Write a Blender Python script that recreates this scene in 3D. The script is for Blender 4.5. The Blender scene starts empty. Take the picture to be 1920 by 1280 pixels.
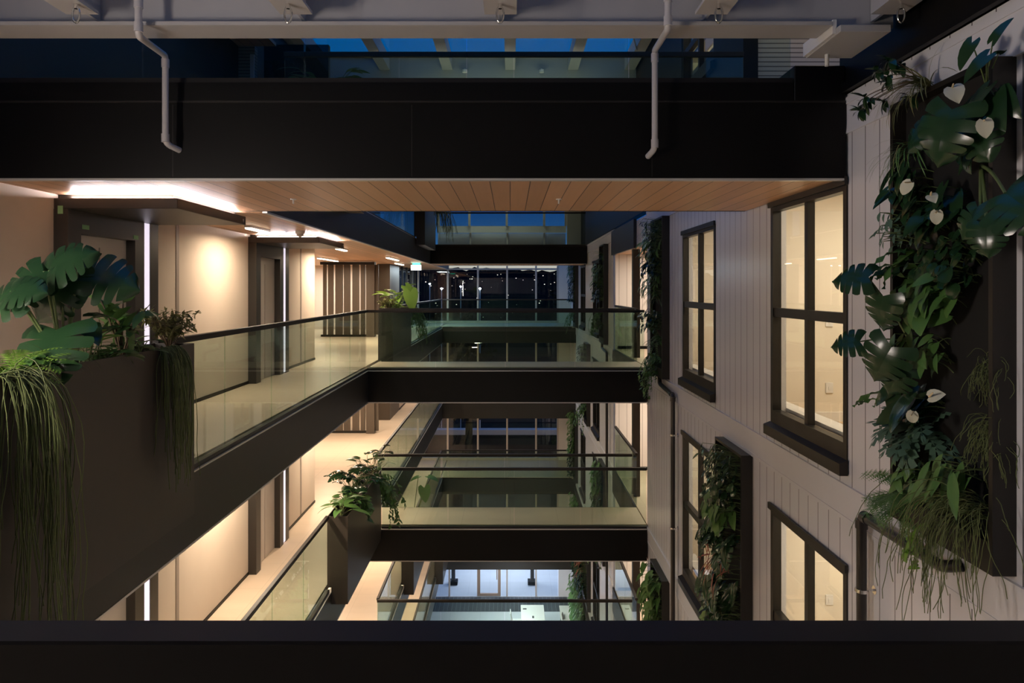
import bpy, math, random
from mathutils import Vector, Matrix
# ------------------------------------------------------------------ basics
# World: camera looks along +Y; heights below are measured from the lens, Z0 lifts them so the lobby floor is z = 0.
Z0 = 13.04
ST = 2.9                                   # storey height
def F(n): return -1.44 + ST*n              # finished floor of level n
def E(n): return -1.495 + ST*n             # slab edge cap
def S(n): return -2.07 + ST*n              # underside of slab n
XW, XL, XR = -3.98, -2.6, 2.53             # left wall, left slab edge, right wall
sc = bpy.context.scene
col = sc.collection
ORG = {}

def V(x, y, z): return Vector((x, y, z + Z0))
def tag(o, label=None, cat=None, group=None, kind=None):
    if label: o['label'] = label
    if cat: o['category'] = cat
    if group: o['group'] = group
    if kind: o['kind'] = kind
    return o
def thing(name, loc, label, cat, group=None, kind=None):
    o = bpy.data.objects.new(name, None); col.objects.link(o)
    o.empty_display_size = .1
    o.location = V(*loc); ORG[o.name] = V(*loc)
    return tag(o, label, cat, group, kind)

class MB:
    def __init__(s): s.v = []; s.f = []; s.sm = []
    def add(s, vs, fs, smooth=False):
        b = len(s.v); s.v += [tuple(p) for p in vs]
        s.f += [tuple(b+i for i in q) for q in fs]; s.sm += [smooth]*len(fs); return s
    def box(s, x0, x1, y0, y1, z0, z1, b=0):
        z0 += Z0; z1 += Z0
        if b <= 0:
            return s.add([(x0,y0,z0),(x1,y0,z0),(x1,y1,z0),(x0,y1,z0),(x0,y0,z1),(x1,y0,z1),(x1,y1,z1),(x0,y1,z1)],
                         [(0,3,2,1),(4,5,6,7),(0,1,5,4),(1,2,6,5),(2,3,7,6),(3,0,4,7)])
        # chamfered box: 24 verts
        vs = []; idx = {}
        for ix, X in ((0,(x0,1)),(1,(x1,-1))):
            for iy, Y in ((0,(y0,1)),(1,(y1,-1))):
                for iz, Zc in ((0,(z0,1)),(1,(z1,-1))):
                    for a in range(3):
                        p = [X[0]+X[1]*b, Y[0]+Y[1]*b, Zc[0]+Zc[1]*b]
                        p[a] = (X,Y,Zc)[a][0]
                        idx[(ix,iy,iz,a)] = len(vs); vs.append(tuple(p))
        g = lambda *k: idx[k]; fs = []
        for i in (0,1):
            q = [g(i,0,0,0),g(i,1,0,0),g(i,1,1,0),g(i,0,1,0)]; fs.append(q if i else q[::-1])
            q = [g(0,i,0,1),g(1,i,0,1),g(1,i,1,1),g(0,i,1,1)]; fs.append(q[::-1] if i else q)
            q = [g(0,0,i,2),g(1,0,i,2),g(1,1,i,2),g(0,1,i,2)]; fs.append(q if i else q[::-1])
        for i in (0,1):
            for j in (0,1):
                q=[g(i,j,0,0),g(i,j,0,1),g(i,j,1,1),g(i,j,1,0)]; fs.append(q if (i!=j) else q[::-1])
                q=[g(i,0,j,0),g(i,1,j,0),g(i,1,j,2),g(i,0,j,2)]; fs.append(q if (i!=j) else q[::-1])
                q=[g(0,i,j,1),g(1,i,j,1),g(1,i,j,2),g(0,i,j,2)]; fs.append(q if (i==j) else q[::-1])
        for i in (0,1):
            for j in (0,1):
                for k in (0,1):
                    q=[g(i,j,k,0),g(i,j,k,1),g(i,j,k,2)]; fs.append(q)
        return s.add(vs, fs)
    def tube(s, pts, r, n=8, caps=True, smooth=True):
        # pts already in world space
        P = [Vector(p) for p in pts]
        if len(P) < 2: return s
        rs = r if isinstance(r, (list, tuple)) else [r]*len(P)
        t0 = (P[1]-P[0]).normalized()
        a = Vector((0,0,1)) if abs(t0.z) < .9 else Vector((1,0,0))
        u = t0.cross(a).normalized(); vs = []
        for i, p in enumerate(P):
            if i == 0: t = t0
            elif i == len(P)-1: t = (P[i]-P[i-1]).normalized()
            else:
                t = ((P[i]-P[i-1]).normalized() + (P[i+1]-P[i]).normalized())
                t = t.normalized() if t.length > 1e-6 else t0
            u = (u - t*u.dot(t)); u = u.normalized() if u.length > 1e-6 else t.orthogonal().normalized()
            w = t.cross(u)
            for k in range(n):
                an = 2*math.pi*k/n
                vs.append(p + (u*math.cos(an) + w*math.sin(an))*rs[i])
        fs = []
        for i in range(len(P)-1):
            for k in range(n):
                fs.append((i*n+k, i*n+(k+1)%n, (i+1)*n+(k+1)%n, (i+1)*n+k))
        s.add(vs, fs, smooth)
        if caps:
            s.add(vs[:n], [tuple(range(n))[::-1]]); s.add(vs[-n:], [tuple(range(n))])
        return s
    def cyl(s, p0, p1, r, n=16): return s.tube([V(*p0), V(*p1)], r, n)
    def quad(s, a, b, c, d): return s.add([V(*a), V(*b), V(*c), V(*d)], [(0,1,2,3)])
    def prism(s, poly, x0, x1, axis='x'):
        # polygon in the plane across `axis`, extruded x0..x1
        n = len(poly); vs = []
        for x in (x0, x1):
            for (a, b) in poly:
                vs.append(V(x,a,b) if axis=='x' else V(a,x,b) if axis=='y' else V(a,b,x))
        fs = [tuple(range(n))[::-1], tuple(range(n, 2*n))]
        fs += [(i, (i+1)%n, n+(i+1)%n, n+i) for i in range(n)]
        return s.add(vs, fs)
    def build(s, name, m, parent=None, label=None, cat=None, group=None, kind=None):
        if not s.v: return None
        if parent is not None: org = ORG[parent.name]
        else:
            xs = [v[0] for v in s.v]; ys = [v[1] for v in s.v]; zs = [v[2] for v in s.v]
            org = Vector(((min(xs)+max(xs))/2, (min(ys)+max(ys))/2, min(zs)))
        me = bpy.data.meshes.new(name)
        me.from_pydata([(v[0]-org.x, v[1]-org.y, v[2]-org.z) for v in s.v], [], s.f)
        me.polygons.foreach_set('use_smooth', s.sm); me.update()
        if m: me.materials.append(m)
        o = bpy.data.objects.new(name, me); col.objects.link(o)
        if parent is not None: o.parent = parent
        else: o.location = org
        ORG[o.name] = org
        return tag(o, label, cat, group, kind)
def bx(name, x0, x1, y0, y1, z0, z1, m, parent=None, b=0, **k):
    return MB().box(x0,x1,y0,y1,z0,z1,b).build(name, m, parent, **k)
def struct(name, x0, x1, y0, y1, z0, z1, m, label, parent=None, b=0):
    return MB().box(x0,x1,y0,y1,z0,z1,b).build(name, m, parent, label=label if parent is None else None,
              cat=None, kind='structure' if parent is None else None)

# ------------------------------------------------------------------ materials
M = {}
def mat(name, c, rough=.5, metal=0, spec=.5, em=None, es=0, build=None):
    m = bpy.data.materials.new(name); m.use_nodes = True
    nt = m.node_tree; p = nt.nodes['Principled BSDF']
    p.inputs['Base Color'].default_value = (*c, 1); p.inputs['Roughness'].default_value = rough
    p.inputs['Metallic'].default_value = metal; p.inputs['Specular IOR Level'].default_value = spec
    if em: p.inputs['Emission Color'].default_value = (*em, 1); p.inputs['Emission Strength'].default_value = es
    if build: build(nt, p)
    M[name] = m; return m
def N(nt, t, **k):
    n = nt.nodes.new(t)
    for a, v in k.items(): setattr(n, a, v)
    return n
def pos(nt): return N(nt, 'ShaderNodeNewGeometry').outputs['Position']
def math_(nt, op, a, b=None, c=None):
    n = N(nt, 'ShaderNodeMath', operation=op)
    for i, x in enumerate((a, b, c)):
        if x is None: continue
        if isinstance(x, (int, float)): n.inputs[i].default_value = x
        else: nt.links.new(x, n.inputs[i])
    return n.outputs[0]
def mixc(nt, f, a, b):
    n = N(nt, 'ShaderNodeMix', data_type='RGBA')
    nt.links.new(f, n.inputs[0]) if not isinstance(f, (int, float)) else setattr(n.inputs[0], 'default_value', f)
    for i, x in ((6, a), (7, b)):
        if isinstance(x, tuple): n.inputs[i].default_value = (*x, 1)
        else: nt.links.new(x, n.inputs[i])
    return n.outputs[2]
def noise(nt, vec, scale, detail=3, stretch=None):
    if stretch:
        mp = N(nt, 'ShaderNodeMapping'); mp.inputs['Scale'].default_value = stretch
        nt.links.new(vec, mp.inputs['Vector']); vec = mp.outputs[0]
    n = N(nt, 'ShaderNodeTexNoise'); n.inputs['Scale'].default_value = scale; n.inputs['Detail'].default_value = detail
    nt.links.new(vec, n.inputs['Vector']); return n.outputs['Fac']
def sep(nt, vec):
    n = N(nt, 'ShaderNodeSeparateXYZ'); nt.links.new(vec, n.inputs[0]); return n.outputs
def bump(nt, p, h, strength, dist=.01):
    b = N(nt, 'ShaderNodeBump'); b.inputs['Strength'].default_value = strength; b.inputs['Distance'].default_value = dist
    nt.links.new(h, b.inputs['Height']); nt.links.new(b.outputs[0], p.inputs['Normal'])
def mott(c, var=.12, scale=2.5, st=None, bs=0):
    def b(nt, p):
        f = noise(nt, pos(nt), scale, 4, st)
        d = tuple(max(0, x*(1-var)) for x in c); e = tuple(min(1, x*(1+var)) for x in c)
        nt.links.new(mixc(nt, f, d, e), p.inputs['Base Color'])
        if bs: bump(nt, p, noise(nt, pos(nt), 60, 2), bs, .002)
    return b
def planks(c, w, ax, var=.25, groove=.02, gcol=(.02,.012,.008), grain=True):
    def b(nt, p):
        P = pos(nt); s = sep(nt, P)[ax]
        q = math_(nt, 'DIVIDE', s, w); fr = math_(nt, 'FRACT', q); fl = math_(nt, 'FLOOR', q)
        wn = N(nt, 'ShaderNodeTexWhiteNoise', noise_dimensions='1D'); nt.links.new(fl, wn.inputs['W'])
        st = [25, 25, 25]; st[1 if ax == 0 else 2] = 1.2
        g = noise(nt, P, 1.0, 5, tuple(st)) if grain else noise(nt, P, 1.5, 2)
        f = math_(nt, 'MULTIPLY_ADD', wn.outputs['Value'], .55, math_(nt, 'MULTIPLY', g, .5))
        base = mixc(nt, f, tuple(x*(1-var) for x in c), tuple(min(1, x*(1+var)) for x in c))
        d = math_(nt, 'ABSOLUTE', math_(nt, 'SUBTRACT', fr, .5))
        gr = math_(nt, 'GREATER_THAN', d, .5-groove)
        nt.links.new(mixc(nt, gr, base, gcol), p.inputs['Base Color'])
        bump(nt, p, math_(nt, 'SUBTRACT', 1.0, gr), .5, .004)
    return b
def tiles(c, w, var=.08, jc=None):
    jc = jc or tuple(x*.75 for x in c)
    def b(nt, p):
        P = pos(nt); sx, sy, sz = sep(nt, P)
        n1 = noise(nt, P, .9, 6, (1, 3, 1))
        base = mixc(nt, n1, tuple(x*(1-var) for x in c), tuple(min(1, x*(1+var)) for x in c))
        j = None
        for s in (sx, sy):
            d = math_(nt, 'ABSOLUTE', math_(nt, 'SUBTRACT', math_(nt, 'FRACT', math_(nt, 'DIVIDE', s, w)), .5))
            g = math_(nt, 'GREATER_THAN', d, .4965)
            j = g if j is None else math_(nt, 'MAXIMUM', j, g)
        nt.links.new(mixc(nt, j, base, jc), p.inputs['Base Color'])
    return b
mat('black_metal', (.0032,.003,.003), .42, 0, .2)
mat('fascia_metal', (.024,.021,.018), .42, 0, .5, build=mott((.024,.021,.018), .15, 1.5))
mat('planter_metal', (.042,.034,.028), .42, 0, .5, build=mott((.042,.034,.028), .12, 2))
mat('portal_metal', (.030,.026,.023), .4, .2, .5)
mat('rail_metal', (.016,.013,.011), .5, .0, .3)
mat('edge_trim', (.62,.59,.56), .3, .35, .5)
mat('soffit_wood', (.58,.335,.185), .4, 0, .4, build=planks((.58,.335,.185), .157, 0, .22))
mat('plaster', (.62,.52,.44), .75, 0, .3, build=mott((.62,.53,.45), .07, 2.2, (1,1,.5), .05))
mat('plaster_seam', (.30,.25,.22), .6)
mat('stone_floor', (.57,.465,.365), .42, 0, .4, build=tiles((.57,.465,.365), .9, .13))
mat('cladding', (.70,.69,.72), .24, 0, .5, build=planks((.70,.69,.72), .187, 1, .03, .022, (.10,.095,.10), False))
mat('cladding_x', (.7,.66,.63), .35, 0, .5, build=planks((.7,.66,.63), .187, 0, .03, .022, (.2,.18,.16), False))
mat('cladding_plain', (.70,.69,.72), .24, 0, .5, build=mott((.70,.69,.72), .05, 3))
mat('window_metal', (.014,.012,.010), .42, 0, .4)
mat('room_wall', (.78,.71,.60), .7)
mat('room_floor', (.5,.33,.18), .45, build=planks((.52,.36,.2), .14, 0, .2))
mat('white_paint', (.75,.73,.70), .45)
mat('beam_paint', (.42,.41,.41), .45, build=mott((.42,.41,.41), .06, 4))
mat('pipe_plastic', (.52,.50,.51), .28, 0, .5)
mat('pipe_black', (.016,.014,.013), .32, 0, .5)
mat('chrome', (.8,.78,.75), .15, 1)
mat('door_white', (.66,.6,.56), .5)
mat('tape_green', (.22,.42,.2), .7)
mat('slat_wood', (.085,.065,.05), .5, build=planks((.085,.065,.05), .22, 0, .2, 0))
mat('soil', (.02,.015,.01), .9)
mat('felt_black', (.006,.006,.006), .95)
mat('led_warm', (1,1,1), .5, em=(1,.80,.58), es=9)
mat('led_cove', (1,1,1), .5, em=(1,.87,.87), es=300)
mat('led_strip', (1,1,1), .5, em=(.80,.72,.88), es=1.0)
mat('lobby_floor', (.62,.63,.63), .3, 0, .5, build=tiles((.62,.63,.63), 1.2, .06))
mat('mat_grey', (.035,.04,.045), .6, build=planks((.04,.045,.05), .17, 0, .35, .05, (.12,.14,.15), False))
mat('paving', (.6,.62,.64), .6, build=tiles((.6,.62,.64), .9, .08))
mat('bronze', (.45,.33,.25), .35, .3)
mat('mullion', (.55,.50,.46), .4)
mat('table_white', (.8,.77,.72), .4)
mat('grey_render', (.33,.34,.35), .7)
mat('rib_metal', (.42,.37,.30), .4, .2, build=planks((.42,.37,.30), .05, 2, .15, .12, (.12,.10,.08), False))
mat('hill_dark', (.006,.007,.009), 1, 0, 0)
mat('tree_dark', (.006,.008,.006), 1, 0, 0)
mat('night_ground', (.012,.013,.012), 1, 0, 0)
mat('city_light', (1,1,1), .5, em=(1,.8,.6), es=2.5)
mat('lamp_white', (1,1,1), .5, em=(.75,.87,1), es=60)
mat('exit_face', (1,1,1), .5, em=(.86,1,.95), es=2.2)
mat('exit_green', (.1,.6,.4), .5, em=(.05,.75,.45), es=2.0)
mat('flower_white', (.52,.52,.42), .5, 0, .4)
mat('spadix', (.75,.6,.35), .6)
def leafm(name, c, c2, rough=.36, tr=.16):
    def b(nt, p):
        f = noise(nt, pos(nt), 7, 2)
        cc = mixc(nt, f, c, c2)
        nt.links.new(cc, p.inputs['Base Color'])
        t = N(nt, 'ShaderNodeBsdfTranslucent'); nt.links.new(cc, t.inputs['Color'])
        mx = N(nt, 'ShaderNodeMixShader'); mx.inputs[0].default_value = tr
        out = [n for n in nt.nodes if n.type == 'OUTPUT_MATERIAL'][0]
        nt.links.new(p.outputs[0], mx.inputs[1]); nt.links.new(t.outputs[0], mx.inputs[2]); nt.links.new(mx.outputs[0], out.inputs[0])
    mat(name, c, rough, 0, .5, build=b)
leafm('leaf_dark', (.011,.036,.015), (.023,.064,.023), .22)
leafm('leaf_mid', (.065,.16,.04), (.11,.23,.06), .38)
leafm('leaf_bright', (.17,.34,.05), (.27,.44,.07), .42, .3)
leafm('leaf_blue', (.06,.13,.09), (.10,.18,.12), .5)
leafm('leaf_olive', (.13,.15,.05), (.2,.19,.07), .45)
leafm('leaf_yellow', (.32,.26,.05), (.38,.24,.06), .5)
leafm('leaf_red', (.3,.05,.04), (.28,.10,.06), .5)
leafm('strand_green', (.09,.12,.035), (.15,.18,.06), .6, .05)
leafm('stem_green', (.10,.16,.05), (.16,.20,.08), .5, .05)
leafm('stem_brown', (.09,.06,.035), (.14,.09,.05), .7, .0)
def glassm(name, tint, refl=.05, rough=0.0):
    m = bpy.data.materials.new(name); m.use_nodes = True; nt = m.node_tree
    nt.nodes.remove(nt.nodes['Principled BSDF'])
    out = [n for n in nt.nodes if n.type == 'OUTPUT_MATERIAL'][0]
    t = N(nt, 'ShaderNodeBsdfTransparent'); t.inputs[0].default_value = (*tint, 1)
    g = N(nt, 'ShaderNodeBsdfGlossy'); g.inputs['Roughness'].default_value = rough
    lw = N(nt, 'ShaderNodeLayerWeight'); lw.inputs[0].default_value = .5
    f = math_(nt, 'MULTIPLY_ADD', math_(nt, 'POWER', lw.outputs['Facing'], 5.0), 1-refl, refl)
    mx = N(nt, 'ShaderNodeMixShader'); nt.links.new(f, mx.inputs[0])
    nt.links.new(t.outputs[0], mx.inputs[1]); nt.links.new(g.outputs[0], mx.inputs[2]); nt.links.new(mx.outputs[0], out.inputs[0])
    M[name] = m
glassm('balustrade_glass', (.85,.92,.87), .035)
glassm('window_glass', (.95,.96,.95), .045)
glassm('facade_glass', (.90,.93,.95), .05)
mat('dark_glass', (.004,.006,.010), .03, 0, .8)

# ------------------------------------------------------------------ lights
LK = {}
def area(name, x, y, z, sx, sy, power, colr, rot=(0,0,0), spread=180):
    d = bpy.data.lights.new(name, 'AREA'); d.shape = 'RECTANGLE'; d.size = sx; d.size_y = sy
    d.energy = power; d.color = colr; d.spread = math.radians(spread)
    o = bpy.data.objects.new(name, d); o.location = V(x,y,z); o.rotation_euler = rot; col.objects.link(o); return o
WARM = (1, .79, .56)
# ------------------------------------------------------------------ camera, world
cam = bpy.data.cameras.new('camera'); cam.lens = 24; cam.sensor_width = 36; cam.sensor_fit = 'HORIZONTAL'
cam.shift_x = 3.5/1920; cam.shift_y = -(640-541.5)/1920; cam.clip_start = .05; cam.clip_end = 2000
co = bpy.data.objects.new('camera', cam); co.location = V(0,0,0); co.rotation_euler = (math.pi/2, 0, 0); col.objects.link(co)
sc.camera = co
w = bpy.data.worlds.new('night_sky'); sc.world = w; w.use_nodes = True
nt = w.node_tree; bg = nt.nodes['Background']
gz = sep(nt, N(nt, 'ShaderNodeTexCoord').outputs['Generated'])[2]
rp = N(nt, 'ShaderNodeValToRGB'); el = rp.color_ramp.elements
el[0].position = 0.0; el[0].color = (.004,.005,.008,1); el[1].position = 1.0; el[1].color = (.0,.16,.58,1)
for p_, c_ in ((.499,(.004,.005,.008)), (.501,(.60,.56,.46)), (.5165,(.50,.49,.42)), (.527,(.04,.14,.36)), (.56,(.006,.06,.26)), (.625,(0,.14,.52))):
    e_ = el.new(p_); e_.color = (*c_, 1)
nt.links.new(math_(nt, 'MULTIPLY_ADD', gz, .5, .5), rp.inputs[0]); nt.links.new(rp.outputs[0], bg.inputs[0]); bg.inputs[1].default_value = 1.0
sc.view_settings.view_transform = 'Standard'; sc.view_settings.look = 'None'; sc.view_settings.gamma = 1
sc.view_settings.exposure = 0.0; sc.view_settings.use_curve_mapping = False
cy = sc.cycles
cy.max_bounces = 8; cy.diffuse_bounces = 4; cy.glossy_bounces = 4; cy.transmission_bounces = 4; cy.transparent_max_bounces = 32
cy.use_denoising = True; cy.sample_clamp_indirect = 4.0; cy.caustics_reflective = False; cy.caustics_refractive = False

YF = 29.0
LV = {1:'upper storey', 0:'main storey', -1:'storey below', -2:'second storey down', -3:'lowest gallery'}
# ------------------------------------------------------------------ slabs, left side
def y_start(n): return 7.3 if n == 1 else -1.6
for n in (1, 0, -1, -2, -3):
    y0 = y_start(n)
    struct('floor', -7.6, XL-.09, y0, YF, F(n)-.08, F(n), M['stone_floor'], f'tan stone floor of the left gallery, {LV[n]}')
    struct('ceiling', -7.6, XL-.04, y0, YF, S(n), S(n)+.05, M['soffit_wood'], f'timber board ceiling under the left gallery, {LV[n]}')
    f0 = 7.3 if n == 1 else y0
    fm = MB().box(XL-.04, XL, f0, YF, S(n)-.002, E(n)-.012, 0).build('trim_1', M['fascia_metal'], None, kind='structure', label=f'dark metal slab edge of the left gallery, {LV[n]}')
    # shallow cap line and the bright angle along the underside
    bx('edge_cap', XL-.09, XL+.004, f0, YF, E(n)-.012, E(n), M['edge_trim'], fm)
    bx('bottom_angle', XL-.05, XL+.003, f0, YF, S(n)-.02, S(n)-.003, M['edge_trim'], fm)
# upper storey front of the left gallery + near bridge: one black fascia across
def bridge(n, y0, y1, label, x0=XL, x1=XR, back=True, upstand=0):
    x1 -= .022
    t = thing('footbridge', ((x0+x1)/2, (y0+y1)/2, S(n)), label, 'bridge', 'footbridges across the atrium')
    bx('deck', x0-.0, x1, y0+.09, y1-.09, F(n)-.09, F(n), M['stone_floor'], t)
    bx('soffit', x0-.0, x1, y0+.03, y1-.03, S(n), S(n)+.05, M['soffit_wood'], t)
    bx('fascia', x0, x1, y0, y0+.03, S(n)-.003, E(n)-.014, M['black_metal'], t)
    if back:
        bx('fascia', x0, x1, y1-.03, y1, S(n)-.003, E(n)-.014, M['black_metal'], t)
        bx('edge_cap', x0, x1, y1-.09, y1+.004, E(n)-.014, E(n), M['edge_trim'], t)
    bx('edge_cap', x0, x1, y0-.004, y0+.09, E(n)-.014, E(n), M['edge_trim' if n < 1 else 'window_metal'], t)
    bx('bottom_angle', x0, x1, y0-.003, y0+.045, S(n)-.020, S(n)-.004, M['edge_trim'], t)
    return t
nb = bridge(1, 5.10, 7.30, 'near black footbridge with timber underside crossing above eye level', x0=XW)
for x in (-2.52, -.735, 1.06): bx('panel_joint', x-.003, x+.003, 5.0985, 5.1005, S(1)+.01, E(1)-.03, M['window_metal'], nb)
bx('kerb_channel', XW, 2.12, 5.11, 5.19, E(1), 1.545, M['black_metal'], nb)
bx('end_box', 2.125, 2.505, 5.10, 5.5, E(1)-.005, 1.67, M['black_metal'], nb, b=.006)
bridge(1, 22.3, 24.2, 'far black footbridge high in front of the blue windows')
bridge(0, -1.0, .86, 'footbridge carrying the near black handrail at the bottom of the picture')
b0 = bridge(0, 12.5, 13.62, 'black footbridge with glass sides in the middle of the view')
b1 = bridge(-1, 12.5, 13.66, 'black footbridge directly below the middle one, seen from above')
bridge(-2, 12.5, 13.66, 'lowest footbridge, only its far rail showing above the near handrail')
for n in (0, -1, -2, -3):
    t = MB().box(XL-.04, XR, 26.2, 26.24, S(n), E(n)).build('trim_2', M['fascia_metal'], None, kind='structure', label=f'dark slab edge before the window wall, {LV[n]}')
    struct('floor', XL-.04, XR, 26.24, YF, F(n)-.08, F(n), M['stone_floor'], f'landing floor before the window wall, {LV[n]}')
    struct('ceiling', XL-.04, XR, 26.24, YF, S(n), S(n)+.05, M['soffit_wood'], f'timber ceiling before the window wall, {LV[n]}')
# ------------------------------------------------------------------ left wall with seams
for n in (0, -1, -2, -3):
    struct('wall_left', XW-.12, XW, -1.6, 13.9, F(n), S(n+1), M['plaster'], f'pale plaster wall along the left gallery, {LV[n]}')
    bx('baseboard_left', XW, XW+.012, -1.6, 13.9, F(n), F(n)+.045, M['black_metal'], None, kind='structure', label=f'black skirting of the left wall, {LV[n]}')
    for q, y in enumerate((8.16, 12.98)):
        bx('trim_3', XW, XW+.006, y-.035, y+.035, F(n)+.05, S(n+1), M['plaster_seam'], None, kind='structure', label=f'{("first","second")[q]} brown joint in the plaster wall, {LV[n]}')
    struct('wall_left', -7.6, XW-.12, 13.78, 13.9, F(n), S(n+1), M['plaster'], f'plaster wall turning into the alcove, {LV[n]}')
    struct('wall_left', -7.72, -7.6, 14.1, YF, F(n), S(n+1), M['plaster'], f'side wall of the alcove, {LV[n]}')
    struct('wall_back', -7.6, -4.43, 24.4, 24.5, F(n), S(n+1), M['plaster'], f'rear wall behind the slatted screen, {LV[n]}')
    e = MB().box(-4.40, XW, 22.6, 24.5, F(n), S(n+1)).build('wall_left', M['slat_wood'], None, kind='structure', label=f'dark wall stub beyond the slatted screen, {LV[n]}')
    if n == 0:
        wd = thing('window_1', (XW, 26.7, F(0)), 'dark glazed side wall of the main storey, left of the window wall', None, kind='structure')
        bx('glass_pane', XW-.06, XW-.04, 24.5, YF, F(0), S(1), M['dark_glass'], wd)
        m = MB()
        for y in (24.5, 25.4, 26.5, 27.6, 28.8): m.box(XW-.04, XW, y-.02, y+.02, F(0), S(1))
        m.build('window_frame', M['window_metal'], wd)
    else:
        struct('wall_left', XW-.1, XW, 24.5, YF, F(n), S(n+1), M['plaster'], f'warm plain wall past the dark stub, {LV[n]}')
        bx('baseboard_left', XW, XW+.012, 24.5, YF, F(n), F(n)+.06, M['black_metal'], None, kind='structure', label=f'black skirting past the dark stub, {LV[n]}')
# upper storey, left: ribbed wall facing the camera, side wall, roof
struct('wall_left', XW-.3, XW-.2, 5.13, 22, F(1), 4.6, M['portal_metal'], 'dim dark wall of the upper left gallery')
struct('wall_back', -5.2, -3.93, 10.5, 10.62, F(1), 3.73, M['rib_metal'], 'ribbed metal wall by the ceiling light, upper storey')
struct('trim_4', -3.99, -3.93, 10.47, 10.50, F(1), 3.6, M['white_paint'], 'pale edge strip of the ribbed wall, upper storey')
struct('ceiling', -5.2, -3.6, 7.0, 10.5, 3.73, 3.78, M['soffit_wood'], 'timber ceiling of the upper left gallery')
struct('wall_back', -3.93, -2.9, 10.9, 11.0, F(1), 3.9, M['dark_glass'], 'dark glazed screen next to the ribbed wall, upper storey')
# ------------------------------------------------------------------ doorways on the left
def portal(n, y0, k, ordn):
    y1 = y0 + 1.53; xs = XW + .125; top = S(n+1); f = F(n)
    d = thing(f'door_{k}', (XW, (y0+y1)/2, f), f'{ordn} doorway in the left wall, {LV[n]}', None, kind='structure')
    dy0, dy1, dz = y0+.185, y0+1.07, .496 + ST*n; zt = .70+ST*n if n == 0 else top-.05
    m = MB().box(XW, xs, y0, dy0, f, zt).box(XW, xs, dy1, y1-.285, f, zt).box(XW, xs, dy0, dy1, dz, zt).box(XW, xs, y1-.17, y1, f, zt)
    m.box(XW, XW+.03, y1-.285, y1-.17, f, zt)
    m.build('surround', M['portal_metal'], d)
    leaf = bx('door_leaf', XW+.002, XW+.03, dy0, dy1, f+.005, dz, M['door_white'], d)
    bx('door_panel_line', XW+.03, XW+.034, dy0+.42, dy0+.435, f+.005, dz-.10, M['plaster_seam'], leaf)
    bx('led_strip', XW+.03, xs-.004, y1-.28, y1-.175, f+.02, zt-.005, M['led_strip'], d)
    return d
def canopy(n, y0, label):
    t = thing('entrance_canopy', (-3.45, y0+.8, .70+ST*n), label, 'canopy', 'flat canopies over the left doorways')
    bx('slab', XW, -2.90, y0, y0+1.54, .70+ST*n, .792+ST*n, M['portal_metal'], t, b=.004)
    z1 = S(n+1)
    bx('upstand', XW+.01, -2.97, y0+.06, y0+1.44, .792+ST*n, z1-.001, M['portal_metal'], t)
    # light line in the gap under the ceiling
    zl = .7935+ST*n
    MB().quad((XW+.12, y0+.0592, zl+.005), (-2.972, y0+.0592, zl+.005), (-2.955, y0+.040, zl-.001), (XW+.12, y0+.040, zl-.001)).build('cove_light', M['led_cove'], t)
    MB().quad((-2.9692, y0+.060, zl+.005), (-2.9692, y0+1.40, zl+.005), (-2.950, y0+1.40, zl-.001), (-2.950, y0+.040, zl-.001)).build('cove_light', M['led_cove'], t)
    bx('corner_clip', -2.901, -2.895, y0+1.44, y0+1.48, .71+ST*n, .76+ST*n, M['chrome'], t)
    return t
k = 1
for n in (0, -1, -2):
    for y0, o in ((5.95, 'nearest'), (10.37, 'farther')):
        portal(n, y0, k, o); k += 1
canopy(0, 5.95, 'black canopy over the nearest left doorway with a glowing light line above')
canopy(0, 10.37, 'black canopy over the farther left doorway with a glowing light line above')
for (x, y, z, dx, dy, dz_, lb) in ((-3.92, 5.949, .69, .045, .003, .07, 'small green tape strip on the front of the near door surround'),
                                 (XW+.126, 6.2, .56, .003, .10, .04, 'small green tape piece above the near door, closer one'),
                                 (XW+.126, 7.03, .53, .003, .09, .04, 'small green tape piece above the near door, farther one')):
    tag(MB().box(x-dx/2, x+dx/2, y-dy/2, y+dy/2, z-dz_/2, z+dz_/2).build('tape', M['tape_green']), lb, 'tape', 'green tape on the door surround')
# slatted screens in the alcove
def screen(n):
    y = 20.6; f = F(n)+.005; t_ = S(n+1)-.02
    t = thing('slatted_screen', (-4.9, y, f), f'dark vertical slatted screen closing the alcove, {LV[n]}', 'screen', 'slatted screens')
    m = MB(); x = -5.64
    for i, wd in enumerate((.10,.16,.22,.19,.20,.13,.20,.10)):
        m.box(x, x+wd, y-.03, y+.03, f+.06, t_-.08); x += wd + (.05,.06,.035,.07,.05,.05,.055,.05)[i]*1.0
    m.build('slats', M['slat_wood'], t)
    bx('bottom_rail', -5.70, -4.3, y-.05, y+.05, f, f+.06, M['window_metal'], t); bx('top_rail', -5.70, -4.07, y-.13, y+.13, t_-.08, t_, M['window_metal'], t)
    bx('end_post', -4.32, -4.07, y-.13, y+.13, f, t_-.08, M['slat_wood'], t)
screen(0); screen(-1)
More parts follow.
